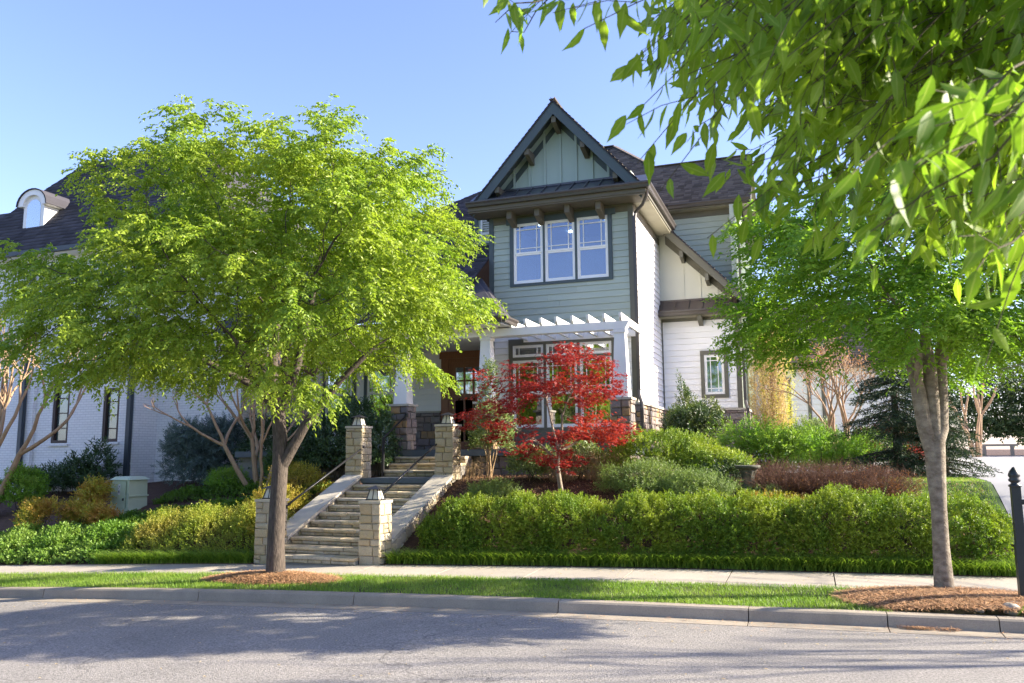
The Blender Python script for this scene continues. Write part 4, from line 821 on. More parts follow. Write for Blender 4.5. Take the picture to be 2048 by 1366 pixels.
# ------------------------------------------------------------------ foliage builders
rng = RNG
def rv(n): return unit(rng.normal(size=(n, 3)))
def leafgeo(P, D, Nn, L, W, fold=.22):
    """folded lens-shaped leaves, two triangles each"""
    D = unit(D); S = unit(np.cross(D, Nn)); N2 = np.cross(S, D); L = np.broadcast_to(L, (len(P),))[:, None]; W = np.broadcast_to(W, (len(P),))[:, None]
    mid = P + D * L * .42 + N2 * W * fold
    V = np.stack([P, mid + S * W * .5, P + D * L - N2 * L * .06, mid - S * W * .5], 1).reshape(-1, 3)
    b = np.arange(len(P))[:, None] * 4; F = np.concatenate([b + [0, 1, 2], b + [0, 2, 3]], 1).reshape(-1, 3); return V, F
def join(parts):
    V = []; F = []; o = 0
    for v, f in parts: V.append(v); F.append(f + o); o += len(v)
    return np.concatenate(V), np.concatenate(F)
def sprays(O, D, ln, k, L, W, droop=.4, spread=.9, hang=.35, flat=.6):
    """k leaves along each drooping spray"""
    n = len(O); D = unit(D); ln = np.broadcast_to(ln, (n,))[:, None]; P = []; DD = []; NN = []; side = unit(np.cross(D, CZ + rng.normal(0, .25, (n, 3))))
    for i in range(k):
        t = (i + rng.uniform(0, .8, (n, 1))) / k; p = O + D * t * ln - CZ * droop * ln * t * t
        sg = 1 if i % 2 else -1
        d = D * .5 + side * sg * spread - CZ * hang + rng.normal(0, .3, (n, 3)); nn = CZ * flat + rng.normal(0, .5, (n, 3)); P.append(p); DD.append(d); NN.append(nn)
    P, DD, NN = map(np.concatenate, (P, DD, NN)); m = len(P); s = rng.uniform(.7, 1.15, m)
    return leafgeo(P, DD, NN, L * s, W * s)
def sprigs(O, D, ln, k, L, W, open_=.9):
    n = len(O); D = unit(D); ln = np.broadcast_to(ln, (n,))[:, None]; A = unit(np.cross(D, rv(n))); B = np.cross(D, A); P = []; DD = []; NN = []
    for i in range(k):
        t = (i + .5) / k; a = i * 2.4 + rng.uniform(0, .6, (n, 1)); q = A * np.cos(a) + B * np.sin(a)
        P.append(O + D * t * ln); DD.append(D * (.35 + .5 * t) + q * open_ * (1.1 - .5 * t) + rng.normal(0, .15, (n, 3))); NN.append(D - q * .3 + rng.normal(0, .25, (n, 3)))
    P, DD, NN = map(np.concatenate, (P, DD, NN)); m = len(P); s = rng.uniform(.7, 1.2, m); return leafgeo(P, DD, NN, L * s, W * s)
def colonize(A, P, par, D, di, dk, it=150, bias=(0, 0, 0)):
    P = [np.array(p, float) for p in P]; par = list(par); A = np.array(A); PA = np.array(P)
    kids = {}; near = np.full(len(A), 1e9); idx = np.zeros(len(A), int)
    def upd(start):
        Q = np.array(P[start:])
        if len(Q) == 0: return
        for c in range(0, len(Q), 400):
            d = np.linalg.norm(A[:, None] - Q[None, c:c + 400], axis=2); j = d.argmin(1); dm = d[np.arange(len(A)), j]; m = dm < near; near[m] = dm[m]; idx[m] = j[m] + start + c
    upd(0)
    for _ in range(it):
        alive = near > dk
        if not alive.all(): A, near, idx = A[alive], near[alive], idx[alive]
        m = near < di
        if len(A) == 0 or not m.any(): break
        s = len(P); PA = np.array(P); d = unit(A[m] - PA[idx[m]]); ids = idx[m]; u = np.unique(ids); new = []
        acc = np.zeros((len(P), 3)); np.add.at(acc, ids, d); nb0 = len(P)
        for k in u:
            q = P[k] + unit(unit(acc[k]) + np.array(bias) + rng.normal(0, .12, 3)) * D
            if any(np.linalg.norm(q - P[z_]) < D * .45 for z_ in kids.get(k, ())): near[idx == k] = -1; continue      # stalled: give these up
            kids.setdefault(k, []).append(len(P)); P.append(q); par.append(k)
        upd(s)
        # nodes that repeat the same place are harmless but stop growth from stalling
    return np.array(P), np.array(par)
def skeleton(P, par, tip=.004, ex=2.25, seeds=None):
    n = len(P); r = np.zeros(n); ch = [[] for _ in range(n)]
    for i in range(n):
        if par[i] >= 0: ch[par[i]].append(i)
    for i in range(n - 1, -1, -1): r[i] = max((sum(r[c] ** ex for c in ch[i])) ** (1 / ex) if ch[i] else tip, tip)
    if seeds is not None:
        for i, q in enumerate(seeds): r[i] = q
        for i in range(len(seeds), n): r[i] = min(r[i], r[par[i]] * .95)
    return r, ch
def branch_mesh(P, par, r, ch, name, material, parent, origin):
    V = []; F4 = []; o = 0
    starts = [i for i in range(len(P)) if par[i] < 0] + [c for i in range(len(P)) if len(ch[i]) > 1 for c in sorted(ch[i], key=lambda k: -r[k])[1:]]
    for s in starts:
        c = [s]
        while ch[c[-1]]: c.append(max(ch[c[-1]], key=lambda k: r[k]))
        pts = [P[k] for k in c]; rr = [r[k] for k in c]
        if par[s] >= 0: pts = [P[par[s]]] + pts; rr = [min(r[par[s]], r[s] * 1.15)] + rr
        if len(pts) < 2: continue
        nseg = 12 if max(rr) > .08 else 7 if max(rr) > .02 else 4 if max(rr) > .008 else 3
        v, f = tube(pts, rr, nseg, False); V.append(v); F4.append(np.array(f) + o); o += len(v)
    return npmesh(name, np.concatenate(V), np.concatenate(F4), material, parent, origin, smooth=True)
def in_union(ell, n, dmax):
    out = []; a = np.array([e[2] * e[3] * dmax(e[0], e[1]) for e in ell]); pick = rng.choice(len(ell), n, p=a / a.sum())
    for k in pick:
        r0, z0, rr, rz_ = ell[k]; q = rng.uniform(0, 2 * math.pi); s = math.sqrt(rng.uniform(0, 1)); r_, z_ = r0 + rr * s * math.cos(q), z0 + rz_ * s * math.sin(q)
        dm = dmax(r_, z_); d = (abs(rng.uniform(0, 1)) ** .6) * rng.choice((-1, 1)) * dm; out.append(CR * r_ + CD * d + CZ * z_)
    return np.array(out)
def big_tree(name, label, base, ell, dmax, seeds, srad, spar, natt, D, di, dk, tipr, leaf, bark, thr, nsp, kl, L, W, ln, group, droop=.45, hang=.35, cat='tree', nclump=0, sg=.3):
    base = np.array(base, float); t = thing(name, label, cat, base, group)
    A = in_union(ell, natt, dmax)
    if nclump: C_ = in_union([(e0, e1, e2 * .84, e3 * .8) for e0, e1, e2, e3 in ell], nclump, lambda r_, z_: dmax(r_, z_) * .9); A = C_[rng.integers(0, nclump, natt)] + rng.normal(0, 1, (natt, 3)) * (sg, sg, sg * .6)
    S = [CR * a + CD * b + CZ * c for a, b, c in seeds]
    P, par = colonize(A, S, spar, D, di, dk); r, ch = skeleton(P, par, tipr, 2.3, srad); P = P + base
    branch_mesh(P, par, r, ch, 'trunk', bark, t, base)
    ids = np.where(r < thr)[0]; ids = np.repeat(ids, nsp); n = len(ids); O = P[ids] + rng.normal(0, .05, (n, 3))
    out = P[ids] - P[par[ids]]; c0 = base + CZ * np.mean([e[1] for e in ell]) * .8
    Dn = unit(out) * .6 + unit(O - c0) * .5 + rv(n) * .7; Dn[:, 2] *= .6
    V, F = sprays(O, Dn, ln * rng.uniform(.6, 1.2, n), kl, L, W, droop, hang=hang)
    npmesh('crown', V, F, leaf, t, base); return t
STREET = 'street trees along the verge'
BIG = [(0.1, 7.05, 0.75, 0.8), (0.28, 6.6, 1.1, 0.9), (-0.99, 6.4, 1.15, 0.84), (1.35, 6.0, 1.11, 0.9), (-2.35, 5.9, 1.0, 0.85), (-2.95, 4.95, 1.0, 0.75), (-3.4, 4.1, 0.84, 0.7), (0.04, 5.29, 1.59, 1.19), (-1.63, 4.66, 1.59, 1.19), (1.95, 4.98, 1.11, 1.11), (2.51, 4.26, 0.84, 0.64), (1.5, 3.75, .95, 0.6), (0.04, 4.1, 1.5, 0.6), (-2.67, 3.62, 1.19, 0.68), (-1.07, 3.38, 1.19, 0.64), (-2.6, 6.2, 0.35, 0.28), (2.3, 5.95, 0.44, 0.5), (2.83, 5.85, 0.32, 0.28), (1.07, 7.05, 0.36, 0.36), (0.68, 2.75, 0.4, 0.4), (2.0, 3.5, 0.4, 0.4)]
tb = (-7.92, 10.96, float(zs(-7.9)) + .14)
seeds = [(0, 0, -.1), (0, 0, .15), (-.01, 0, .6), (.0, .0, 1.2), (.02, .0, 1.7), (.0, .02, 2.2), (-.05, .03, 2.6), (-.12, .0, 3.0), (-.15, 0, 3.5), (-.1, 0, 4.0),
         (.22, -.02, 2.05), (.42, -.05, 2.4), (.7, -.1, 2.75), (1.0, -.2, 3.1), (1.4, -.2, 3.5),
         (.1, .1, 2.9), (.2, .2, 3.4), (.3, .3, 4.0), (.4, .3, 4.6),
         (-.35, -.15, 3.0), (-.75, -.3, 3.2), (-1.2, -.4, 3.45), (-1.7, -.5, 3.65), (-.5, .3, 3.4), (-.95, .6, 3.8), (-1.4, .9, 4.2), (-.3, -.5, 3.1), (-.4, -1.0, 3.6), (.2, -.6, 3.3), (.5, -1.2, 3.9), (.3, .8, 3.3), (.5, 1.5, 3.9)]
spar = [-1, 0, 1, 2, 3, 4, 5, 6, 7, 8, 4, 10, 11, 12, 13, 6, 15, 16, 17, 6, 19, 20, 21, 7, 23, 24, 6, 26, 15, 28, 16, 30]
srad = [.185, .15, .132, .125, .122, .112, .104, .08, .07, .055, .085, .075, .065, .05, .04, .075, .065, .055, .042, .06, .05, .04, .03, .055, .045, .03, .05, .035, .05, .035, .05, .035]
BIG = [(e0 * (.9 if e0 > 0 else 1), e1, e2, e3) for e0, e1, e2, e3 in BIG]
T1 = big_tree('street_tree', 'big bright spring green tree with dark furrowed trunk growing before the stone steps', tb, BIG,
    lambda r, z: 2.5 * math.sqrt(max(.05, 1 - (r / 4.1) ** 2)) * math.sqrt(max(.06, 1 - ((z - 4.6) / 3.3) ** 2)), seeds, srad, spar, 4600, .17, 2.2, .2, .0035, 'L_big', 'bark_big', .006, 6, 15, .074, .035, .36, STREET, droop=.55, hang=.65, nclump=250, sg=.22)
RT = [(-1.25, 4.61, 1.12, 0.85), (-0.2, 4.94, 1.12, 0.92), (0.85, 4.54, 0.98, 0.98), (-1.77, 4.02, 0.72, 0.59), (-1.9, 3.62, 0.59, 0.46), (-0.98, 3.75, 1.12, 0.72), (0.07, 3.75, 1.12, 0.72), (1.05, 3.62, 0.92, 0.72), (-0.59, 3.23, 0.98, 0.39), (0.46, 3.1, 0.92, 0.33), (-1.31, 3.23, 0.66, 0.33), (1.71, 4.08, 0.79, 0.85), (-2.16, 4.8, 0.39, 0.39), (-2.3, 3.75, 0.26, 0.3), (0.85, 3.16, 0.59, 0.39), (0, 5.9, .9, .5)]
t2 = (1.53, 11.96, .16)
seeds = [(0, 0, -.1), (0, 0, .12), (0, 0, .6), (.01, 0, 1.1), (.01, 0, 1.5), (-.01, 0, 1.8), (-.09, 0, 2.15), (-.14, 0, 2.6), (-.2, 0, 3.0), (-.4, .1, 3.5),
         (.03, 0, 1.95), (.03, 0, 2.4), (.03, 0, 2.9), (0, 0, 3.5), (0, .1, 4.1), (.11, 0, 2.1), (.16, .02, 2.5), (.2, .05, 2.95), (.3, .1, 3.4), (.5, .1, 3.9), (-.25, -.3, 3.1), (-.6, -.6, 3.6), (.2, -.4, 3.3), (.5, -.7, 3.8)]
spar = [-1, 0, 1, 2, 3, 4, 5, 6, 7, 8, 4, 10, 11, 12, 13, 10, 15, 16, 17, 18, 7, 20, 17, 22]
srad = [.155, .118, .1, .095, .115, .103, .1, .09, .08, .05, .12, .095, .085, .06, .045, .1, .088, .08, .055, .04, .05, .03, .05, .03]
RT = [(e0 * (.87 if e0 < 0 else 1), e1, e2, e3) for e0, e1, e2, e3 in RT]
T2 = big_tree('street_tree', 'green street tree with pale forked trunk growing from the pine straw before the hedge', t2, RT,
    lambda r, z: 1.8 * math.sqrt(max(.06, 1 - (r / 2.7) ** 2)) * math.sqrt(max(.06, 1 - ((z - 4.2) / 2.2) ** 2)), seeds, srad, spar, 3000, .14, 1.8, .17, .003, 'L_rt', 'bark_sm', .0052, 5, 12, .085, .034, .3, STREET, nclump=150, sg=.2)
copy_tree(T2, (-19.0, 11.2, float(zs(-19)) + .1), .98, R(140), 'street tree at the left edge of the verge with bright leaf tips', STREET)

# ------------------------------------------------------------------ near tree whose branches hang into the view
def leaf_near_mesh():
    n = 9; V = []; F = []; ys = np.linspace(0, 1, n); wv = [.0, .5, .86, 1, .95, .78, .5, .2, 0]
    for i, (t, w_) in enumerate(zip(ys, wv)):
        z = -.16 * t * t; ser = .06 * (1 if i % 2 else -1) if 0 < i < n - 1 else 0; h = .158 * w_ * (1 + ser)
        V += [(t, -h, z + .22 * h), (t, 0, z), (t, h, z + .22 * h)]
    V = np.array(V); F = [(i * 3 + k, i * 3 + k + 3, i * 3 + k + 4, i * 3 + k + 1) for i in range(n - 1) for k in (0, 1)]; return V, F
LV, LF = leaf_near_mesh()
ft = np.array(CR * 4.6 + CD * 2.2 + CZ * -.05)
NT = thing('near_tree', 'nearest tree, its leafy branches hanging into the upper right of the view', 'tree', ft)
tw = MB(); trunk_top = ft + CZ * 3.4; tw.tube([ft, ft + CZ * 1.2, ft + CZ * 2.4, trunk_top], [.2, .16, .14, .11], 12)
me = bpy.data.meshes.new('leaf'); me.from_pydata(LV.tolist(), [], LF); me.materials.append(MT['L_fg']); me.polygons.foreach_set('use_smooth', [True] * len(LF)); me.update(); rib_ = np.tile([1., 0, 1.], len(LV) // 3); me.attributes.new('rib', 'FLOAT', 'POINT').data.foreach_set('value', rib_.astype(np.float32))
leaves = []
def hang_branch(r, d, z, l=1.1, dens=30, sz=1.0, up=.35, aim=None):
    """branch that ends at camera-right r, depth d, height z and rises back towards the trunk"""
    tip = CR * r + CD * d + CZ * z; dirn = unit(np.array(CR * (1.0 + rng.uniform(-.5, .15)) + CD * rng.uniform(-.7, .7) + CZ * (up + rng.uniform(-.15, .2))))
    if aim is not None: dirn = unit(np.array(aim))
    t = np.linspace(0, 1, 9); pts = [tip + dirn * l * q + CZ * l * .32 * q * (1 - .5 * q) for q in t]; w0 = rng.normal(0, .05, 3); pts = [pp + w0 * math.sin(3.1 * q + 1) + rng.normal(0, .008, 3) for pp, q in zip(pts, t)]; rad = np.interp(t, [0, 1], [.0009, .0036]); tw.tube(pts, rad, 5, False)
    for i in range(int(dens * l)):
        q = (i + rng.uniform(0, .7)) / (dens * l); k = q * 8; a = int(min(k, 7)); p = pts[a] * (1 - k + a) + pts[a + 1] * (k - a)
        if rng.uniform() < .55 and q > .1:            # short side twig
            sd = unit(rng.normal(0, .6, 3) - CR * .5 - CZ * .45); ln_ = rng.uniform(.08, .26); tw.tube([p, p + sd * ln_ * .5, p + sd * ln_ - CZ * .02], [.001, .0009, .0007], 4, False)
            for w_ in np.linspace(.2, 1, 5): leaves.append((p + sd * ln_ * w_, sz))
        else: leaves.append((p, sz))
# (r, depth, z of the tip)
tips = [(-.02, 1.75, 3.0, .3, 20), (.01, 1.8, 3.02, .3, 20), (.17, 1.55, 2.84, 1.2, 24), (.2, 1.7, 2.8, 1.2, 22), (.25, 1.6, 2.74, 1.2, 24), (.34, 1.75, 2.58, 1.1, 20), (.36, 1.8, 2.64, 1.1, 20), (.33, 1.5, 2.72, 1.1, 22), (.5, 1.75, 2.44, 1.1, 22), (.42, 1.6, 2.55, 1.1, 22), (.55, 1.8, 2.5, 1.0, 22)]
for a in tips: hang_branch(*a)
for k in range(185):
    d = rng.uniform(1.35, 3.0); px = rng.uniform(.17, .68); lo = np.interp(px, [.17, .24, .3, .36, .45, .55, .7], [.52, .48, .44, .38, .31, .27, .25]); pz_ = rng.uniform(lo, .66) if rng.uniform() < .75 else lo
    hang_branch(px * d, d, EYE + pz_ * d, rng.uniform(.7, 1.2), rng.uniform(22, 34), up=rng.uniform(.1, .7))
for k in range(70):
    d = rng.uniform(1.7, 3.2); px = rng.uniform(.3, .68); pz_ = rng.uniform(np.interp(px, [.3, .5, .68], [.5, .4, .36]), .66); hang_branch(px * d, d, EYE + pz_ * d, rng.uniform(.6, 1.0), rng.uniform(22, 34), up=rng.uniform(-.1, .6))
for a in [(.52, 1.05, 2.38, .7, 20), (.46, 1.0, 2.38, .8, 18), (.5, .95, 2.32, .6, 18), (.58, 1.0, 2.26, .5, 16), (.62, 1.0, 2.16, .4, 10)]: hang_branch(*a, sz=1.0)
for a in [(.57, 1.0, 2.07, .3, 22), (.585, .97, 2.06, .3, 22)]: hang_branch(*a, sz=.9, aim=CR * 1.0 + CD * .1 + CZ * .15)
tw.build('trunk', 'bark_dk', NT, ft, smooth=True)
def leaf_frame(n):
    D = unit(rng.normal(0, .38, (n, 3)) - CZ * .8 - CR * .25); S = unit(np.cross(D, rv(n))); return D, S, np.cross(D, S)
n = len(leaves); LP = np.array([l[0] for l in leaves]); LS = np.array([l[1] for l in leaves]) * rng.uniform(.05, .084, n)
D_, S_, N_ = leaf_frame(n); c_ = np.linalg.norm(LP - np.array([0, 0, EYE]), axis=1)
rr_ = (LP - np.array([0, 0, EYE])); dep = rr_ @ CD; vis = (dep > .4) & (np.abs(rr_ @ CR) < .68 * dep) & ((rr_[:, 2] / dep) < .68) & ((rr_[:, 2] / dep) > -.32)
order = np.argsort(np.where(vis, c_ / LS, 1e6)); big = set(order[:300].tolist())
for i in order[:300]:
    o = bpy.data.objects.new('leaf', me); COL.objects.link(o); o.parent = NT; m4 = Matrix((D_[i] * LS[i], S_[i] * LS[i], N_[i] * LS[i])).transposed().to_4x4(); m4.translation = LP[i] - ft; o.matrix_local = m4
rest = np.array([i for i in range(n) if i not in big])
Vr = LP[rest][:, None] + LS[rest][:, None, None] * (LV[None, :, :1] * D_[rest][:, None] + LV[None, :, 1:2] * S_[rest][:, None] + LV[None, :, 2:] * N_[rest][:, None])
Fr = (np.array(LF)[None] + (np.arange(len(rest)) * len(LV))[:, None, None]).reshape(-1, 4); o = npmesh('foliage', Vr.reshape(-1, 3), Fr, 'L_fg', NT, ft, True); o['kind'] = 'stuff'; o.data.attributes.new('rib', 'FLOAT', 'POINT').data.foreach_set('value', np.tile(rib_, len(rest)).astype(np.float32))

# ------------------------------------------------------------------ shrubs and hedge
def shell(n, c, rad, lump=.18, fill=.55, zmin=-.15, flat=0):
    u = rv(n); u[:, 2] = np.abs(u[:, 2]) * (1 - zmin) + zmin; u = unit(u); ph = rng.uniform(0, 6.28, 6)
    k = 1 + lump * (np.sin(u[:, 0] * 5 + ph[0]) * np.sin(u[:, 1] * 5 + ph[1]) + np.sin(u[:, 2] * 6 + ph[2] + u[:, 0] * 4) * .7)
    s = fill + (1 - fill) * rng.uniform(0, 1, n) ** .5
    return np.array(c) + u * np.array(rad) * (k * s)[:, None], u
def stems(c, rad, h, nst, material, parent, r0=.012, lift=.0):
    m = MB()
    for k in range(nst):
        a = rng.uniform(0, 6.28); q = rng.uniform(.3, .8); p0 = np.array(c) + (rng.normal(0, .05), rng.normal(0, .05), -.06); p2 = np.array(c) + np.array((math.cos(a) * rad[0] * q, math.sin(a) * rad[1] * q, h * rng.uniform(.5, .85)))
        m.tube([p0, (p0 + p2) / 2 + (0, 0, h * .08), p2], [r0, r0 * .7, r0 * .35], 5, False)
    return m.build('stem', material, parent)
def shrub(name, label, cat, x, y, rx_, ry_, h, leaf, n, L, W, k=7, ln=.14, up=.5, nst=7, bark='bark_dk', group=None, lump=.18, fill=.55, z=None, zc=.42, kind='sprig', open_=.9, zmin=-.5, blobs=0):
    z = zt(x, y) if z is None else z; t = thing(name, label, cat, (x, y, z), group)
    if blobs:
        Os = []; us = []
        for q in range(blobs):
            a = rng.uniform(0, 6.28); d_ = rng.uniform(.25, .75); s_ = rng.uniform(.3, .5); bz_ = h * rng.uniform(zc * .7, .98 - s_ * .45)
            o1, u1 = shell(n // blobs, (x + math.cos(a) * rx_ * d_, y + math.sin(a) * ry_ * d_, z + bz_), (rx_ * s_, ry_ * s_, h * s_ * .42), lump, fill * .6, -.9); Os.append(o1); us.append(u1)
        O = np.concatenate(Os); u = np.concatenate(us); n = len(O)
    else: O, u = shell(n, (x, y, z + h * zc), (rx_, ry_, h * (1 - zc) - ln * .4), lump, fill, zmin)
    O[:, 2] = np.maximum(O[:, 2], z + .03); D = u + CZ * up + rng.normal(0, .35, (n, 3))
    V, F = sprigs(O, D, ln * rng.uniform(.6, 1.2, n), k, L, W, open_) if kind == 'sprig' else sprays(O, D, ln * rng.uniform(.6, 1.2, n), k, L, W)
    stems((x, y, z), (rx_, ry_), h, nst, bark, t); npmesh('foliage', V, F, leaf, t, (x, y, z)); return t
def twiggy(name, label, cat, x, y, rx_, ry_, h, n, material, leaf=None, L=.03, r0=.004, group=None, nl=3, out=.75):
    z = zt(x, y); t = thing(name, label, cat, (x, y, z), group); V = []; F = []; o = 0; LP_ = []; LD = []
    for k in range(n):
        a = rng.uniform(0, 6.28); q = math.sqrt(rng.uniform(0, 1)); bx_, by_ = x + math.cos(a) * rx_ * q * .55, y + math.sin(a) * ry_ * q * .55; hh_ = h * rng.uniform(.55, 1.08) * (1 - .25 * q)
        e = np.array((math.cos(a) * rx_ * q * out + rng.normal(0, .06), math.sin(a) * ry_ * q * out + rng.normal(0, .06), hh_)); p0 = np.array((bx_, by_, zt(bx_, by_) - .03))
        pts = [p0, p0 + e * (.25, .25, .4) + rng.normal(0, .02, 3), p0 + e * (.6, .6, .75) + rng.normal(0, .03, 3), p0 + e]; v, f = tube(pts, [r0, r0 * .8, r0 * .6, r0 * .3], 3, False); V.append(v); F.append(np.array(f) + o); o += len(v)
        for j in range(2):
            s = pts[2] * (1 - .4 * j) + pts[1] * .4 * j; v, f = tube([s, s + rng.normal(0, .07, 3) + CZ * h * .12, s + rng.normal(0, .08, 3) + CZ * h * .25], [r0 * .5, r0 * .4, r0 * .25], 3, False); V.append(v); F.append(np.array(f) + o); o += len(v)
        if leaf:
            for j in range(nl): w_ = rng.uniform(.4, 1); LP_.append(p0 + e * w_); LD.append(rng.normal(0, 1, 3) + CZ * .5)
    npmesh('stem', np.concatenate(V), np.concatenate(F), material, t, (x, y, z))
    if leaf: v, f = leafgeo(np.array(LP_), np.array(LD), rv(len(LP_)), L * rng.uniform(.6, 1.2, len(LP_)), L * .5); npmesh('foliage', v, f, leaf, t, (x, y, z))
    return t
# long hedge along the sidewalk
hx0, hx1 = -6.6, 2.8; nh = 16000
ht_ = thing('hedge', 'long clipped green hedge running along the sidewalk from the stone pillar to the right', 'hedge', (-2, 13.6, .3))
nc = nh // 8; xh = np.repeat(rng.uniform(hx0, hx1, nc), 8) + rng.normal(0, .045, nh); ang = np.repeat(rng.uniform(-.5, math.pi, nc), 8) + rng.normal(0, .07, nh)        # angle round the cross-section: 0 front, pi/2 top
sq = lambda c, p: np.sign(c) * np.abs(c) ** p
end = np.clip(np.minimum(xh - hx0, hx1 - xh) / .5, 0.02, 1) ** .5
yb = np.interp(xh, *SB) + .3 + np.interp(xh, [-6.6, -5, 2.5], [.1, .05, .0]); dep_ = 1.25; zg = terr(xh, yb + .3) * .5 + (zs(xh) + .2) * .5
fr_ = np.repeat(rng.uniform(0, 1, nc) < .38, 8); fz_ = np.repeat(rng.uniform(0, 1, nc), 8) + rng.normal(0, .05, nh); ang = np.where(fr_, -.5, ang)
lump = 1 + .06 * np.sin(xh * 4.1) + .05 * np.sin(xh * 9.7 + ang * 3) + .03 * np.sin(xh * 21 + ang * 7)
top = np.interp(xh, [-6.6, -5.8, -3, 0, 2.6], [1.08, 1.2, 1.22, 1.25, 1.25]) + .045 * np.sin(xh * 2.3) + .03 * np.sin(xh * 6.1)
zb_ = zs(xh) + .2; hc = (top - zb_) / 2
cy = yb + dep_ / 2 - sq(np.cos(ang), .7) * dep_ / 2 * lump * end; cz = zb_ + hc * .62 + sq(np.sin(ang), .6) * hc * 1.38 * lump * (.6 + .4 * end)
cy = np.where(fr_, yb + .02 + .05 * np.sin(xh * 7) + (1 - end) * .3 + rng.uniform(0, .12, nh), cy); cz = np.where(fr_, zb_ - .1 + fz_ * hc * 1.5, cz)
O = np.stack([xh, cy, np.maximum(cz, zb_ - .1)], 1); Dh = np.stack([rng.normal(0, .35, nh), -np.cos(ang), np.sin(ang) + .35], 1) + rng.normal(0, .3, (nh, 3)); inn = rng.uniform(0, .16, nh)[:, None] * unit(Dh)
V, F = sprigs(O - inn, Dh, .1 * rng.uniform(.6, 1.3, nh), 10, .034, .018); V2, F2 = sprigs(O - inn * 1.5 - unit(Dh) * .05, Dh + rng.normal(0, .6, (nh, 3)), .09, 5, .034, .018)
npmesh('foliage', *join([(V, F), (V2, F2)]), 'L_hedge', ht_, (-2, 13.6, .3))
m = MB()
for k in range(185):
    x = rng.uniform(hx0 + .2, hx1 - .2); y = sb(x) + .42 + rng.uniform(.35, .9); z = zt(x, y) - .1
    m.tube([(x, y, z), (x + rng.normal(0, .1), y + rng.normal(0, .08), z + .4), (x + rng.normal(0, .2), y + rng.normal(0, .2), .95)], [.012, .009, .004], 4, False)
m.build('stem', 'bark_dk', ht_)
# beds right of the steps
shrub('golden_shrub', 'golden yellow spirea clump just behind the long hedge', 'shrub', -.6, 15.0, .75, .35, .36, 'L_yel', 800, .04, .018, 8, .14, .9)
shrub('boxwood_shrub', 'wide rounded yellow green shrub at the foot of the right bay pedestal', 'shrub', -2.75, 16.6, 1.2, .8, .98, 'L_hedge', 2600, .042, .022, 9, .13, .7, lump=.12)
shrub('boxwood_shrub', 'smaller rounded green shrub touching the wide yellow green one on its right', 'shrub', -1.8, 16.3, .75, .6, .62, 'L_hedge', 1200, .042, .022, 9, .13, .7, lump=.12)
shrub('silver_shrub', 'soft silvery green shrub between long hedge and wide rounded shrub', 'shrub', -3.0, 15.3, .75, .5, .62, 'L_silver', 1500, .045, .012, 10, .2, .9)
shrub('silver_shrub', 'soft yellowish silver green shrub right of the silvery one behind the hedge', 'shrub', -1.95, 15.2, .65, .5, .55, 'L_silver', 1200, .045, .012, 10, .2, .9)
shrub('silver_shrub', 'low grey green shrub by the right cheek wall of the steps', 'shrub', -5.75, 14.75, .5, .35, .42, 'L_silver', 800, .04, .011, 10, .16, .9)
shrub('juniper', 'dark low green shrub at the foot of the birdbath', 'shrub', -1.65, 16.1, .5, .4, .42, 'L_dark', 600, .05, .014, 9, .18, .6)
shrub('juniper', 'small dark blue green shrub just right of the birdbath stem', 'shrub', -.8, 15.5, .3, .25, .2, 'L_silver', 400, .04, .012, 9, .16, .7)
shrub('holly_shrub', 'upright dark holly with yellow new shoots at the inner corner of the house', 'shrub', -2.6, 20.3, .85, .7, 1.7, 'L_holly', 3200, .06, .034, 9, .2, .8, lump=.22, blobs=14, zc=.25)
shrub('holly_shrub', 'narrow tall holly shoots rising left of the dark holly', 'shrub', -2.95, 21.2, .25, .25, 2.3, 'L_holly', 380, .06, .034, 9, .22, 1.6)
shrub('feathery_shrub', 'feathery light green shrub with bare lower stems behind the birdbath', 'shrub', -.75, 17.6, 1.1, .7, 1.15, 'L_lime', 1300, .065, .022, 9, .24, .5, nst=20, lump=.3, zc=.45, blobs=16)
shrub('feathery_shrub', 'feathery light green shrub beside the garage window', 'shrub', .3, 19.0, 1.0, .7, .85, 'L_lime', 1300, .065, .022, 9, .24, .5, nst=16, lump=.3, zc=.4, blobs=14)
for x, y, rx_, h, lab, lf in ((-.35, 15.75, .75, .62, 'leftmost brown twiggy barberry right of the birdbath', None), (.35, 15.7, .75, .66, 'brown twiggy barberry in the middle of the row behind the hedge', None), (1.05, 15.7, .7, .6, 'brown twiggy barberry with orange buds beside the pale forked trunk', 'L_rus')):
    twiggy('barberry', lab, 'shrub', x, y, rx_, .6, h, 520, 'twig_br', lf or 'L_rus', .026, .0035, 'bare barberry shrubs', 2 if lf is None else 6)
twiggy('hydrangea', 'dry tan hydrangea stems in front of the bay right of the red maple trunk', 'shrub', -4.0, 16.2, .55, .4, .75, 110, 'twig_tan', 'L_tan', .05, .005, 'dry hydrangea stems', 2)
twiggy('hydrangea', 'dry tan hydrangea stems behind the red maple trunk', 'shrub', -4.75, 16.0, .5, .4, .7, 90, 'twig_tan', 'L_tan', .05, .005, 'dry hydrangea stems', 2)
twiggy('hydrangea', 'few dry stems beside the upper right pillar', 'shrub', -6.75, 15.9, .35, .3, .5, 40, 'twig_tan', None, .05, .004, 'dry hydrangea stems')
shrub('laurel_shrub', 'broad leaved green shrub left of the red maple trunk before the porch', 'shrub', -5.35, 15.9, .4, .35, .58, 'L_var', 260, .11, .032, 8, .2, .9, group=None)
shrub('laurel_shrub', 'broad leaved green shrub behind the red maple trunk before the porch', 'shrub', -4.5, 16.6, .4, .35, .75, 'L_var', 260, .11, .032, 8, .2, .9)
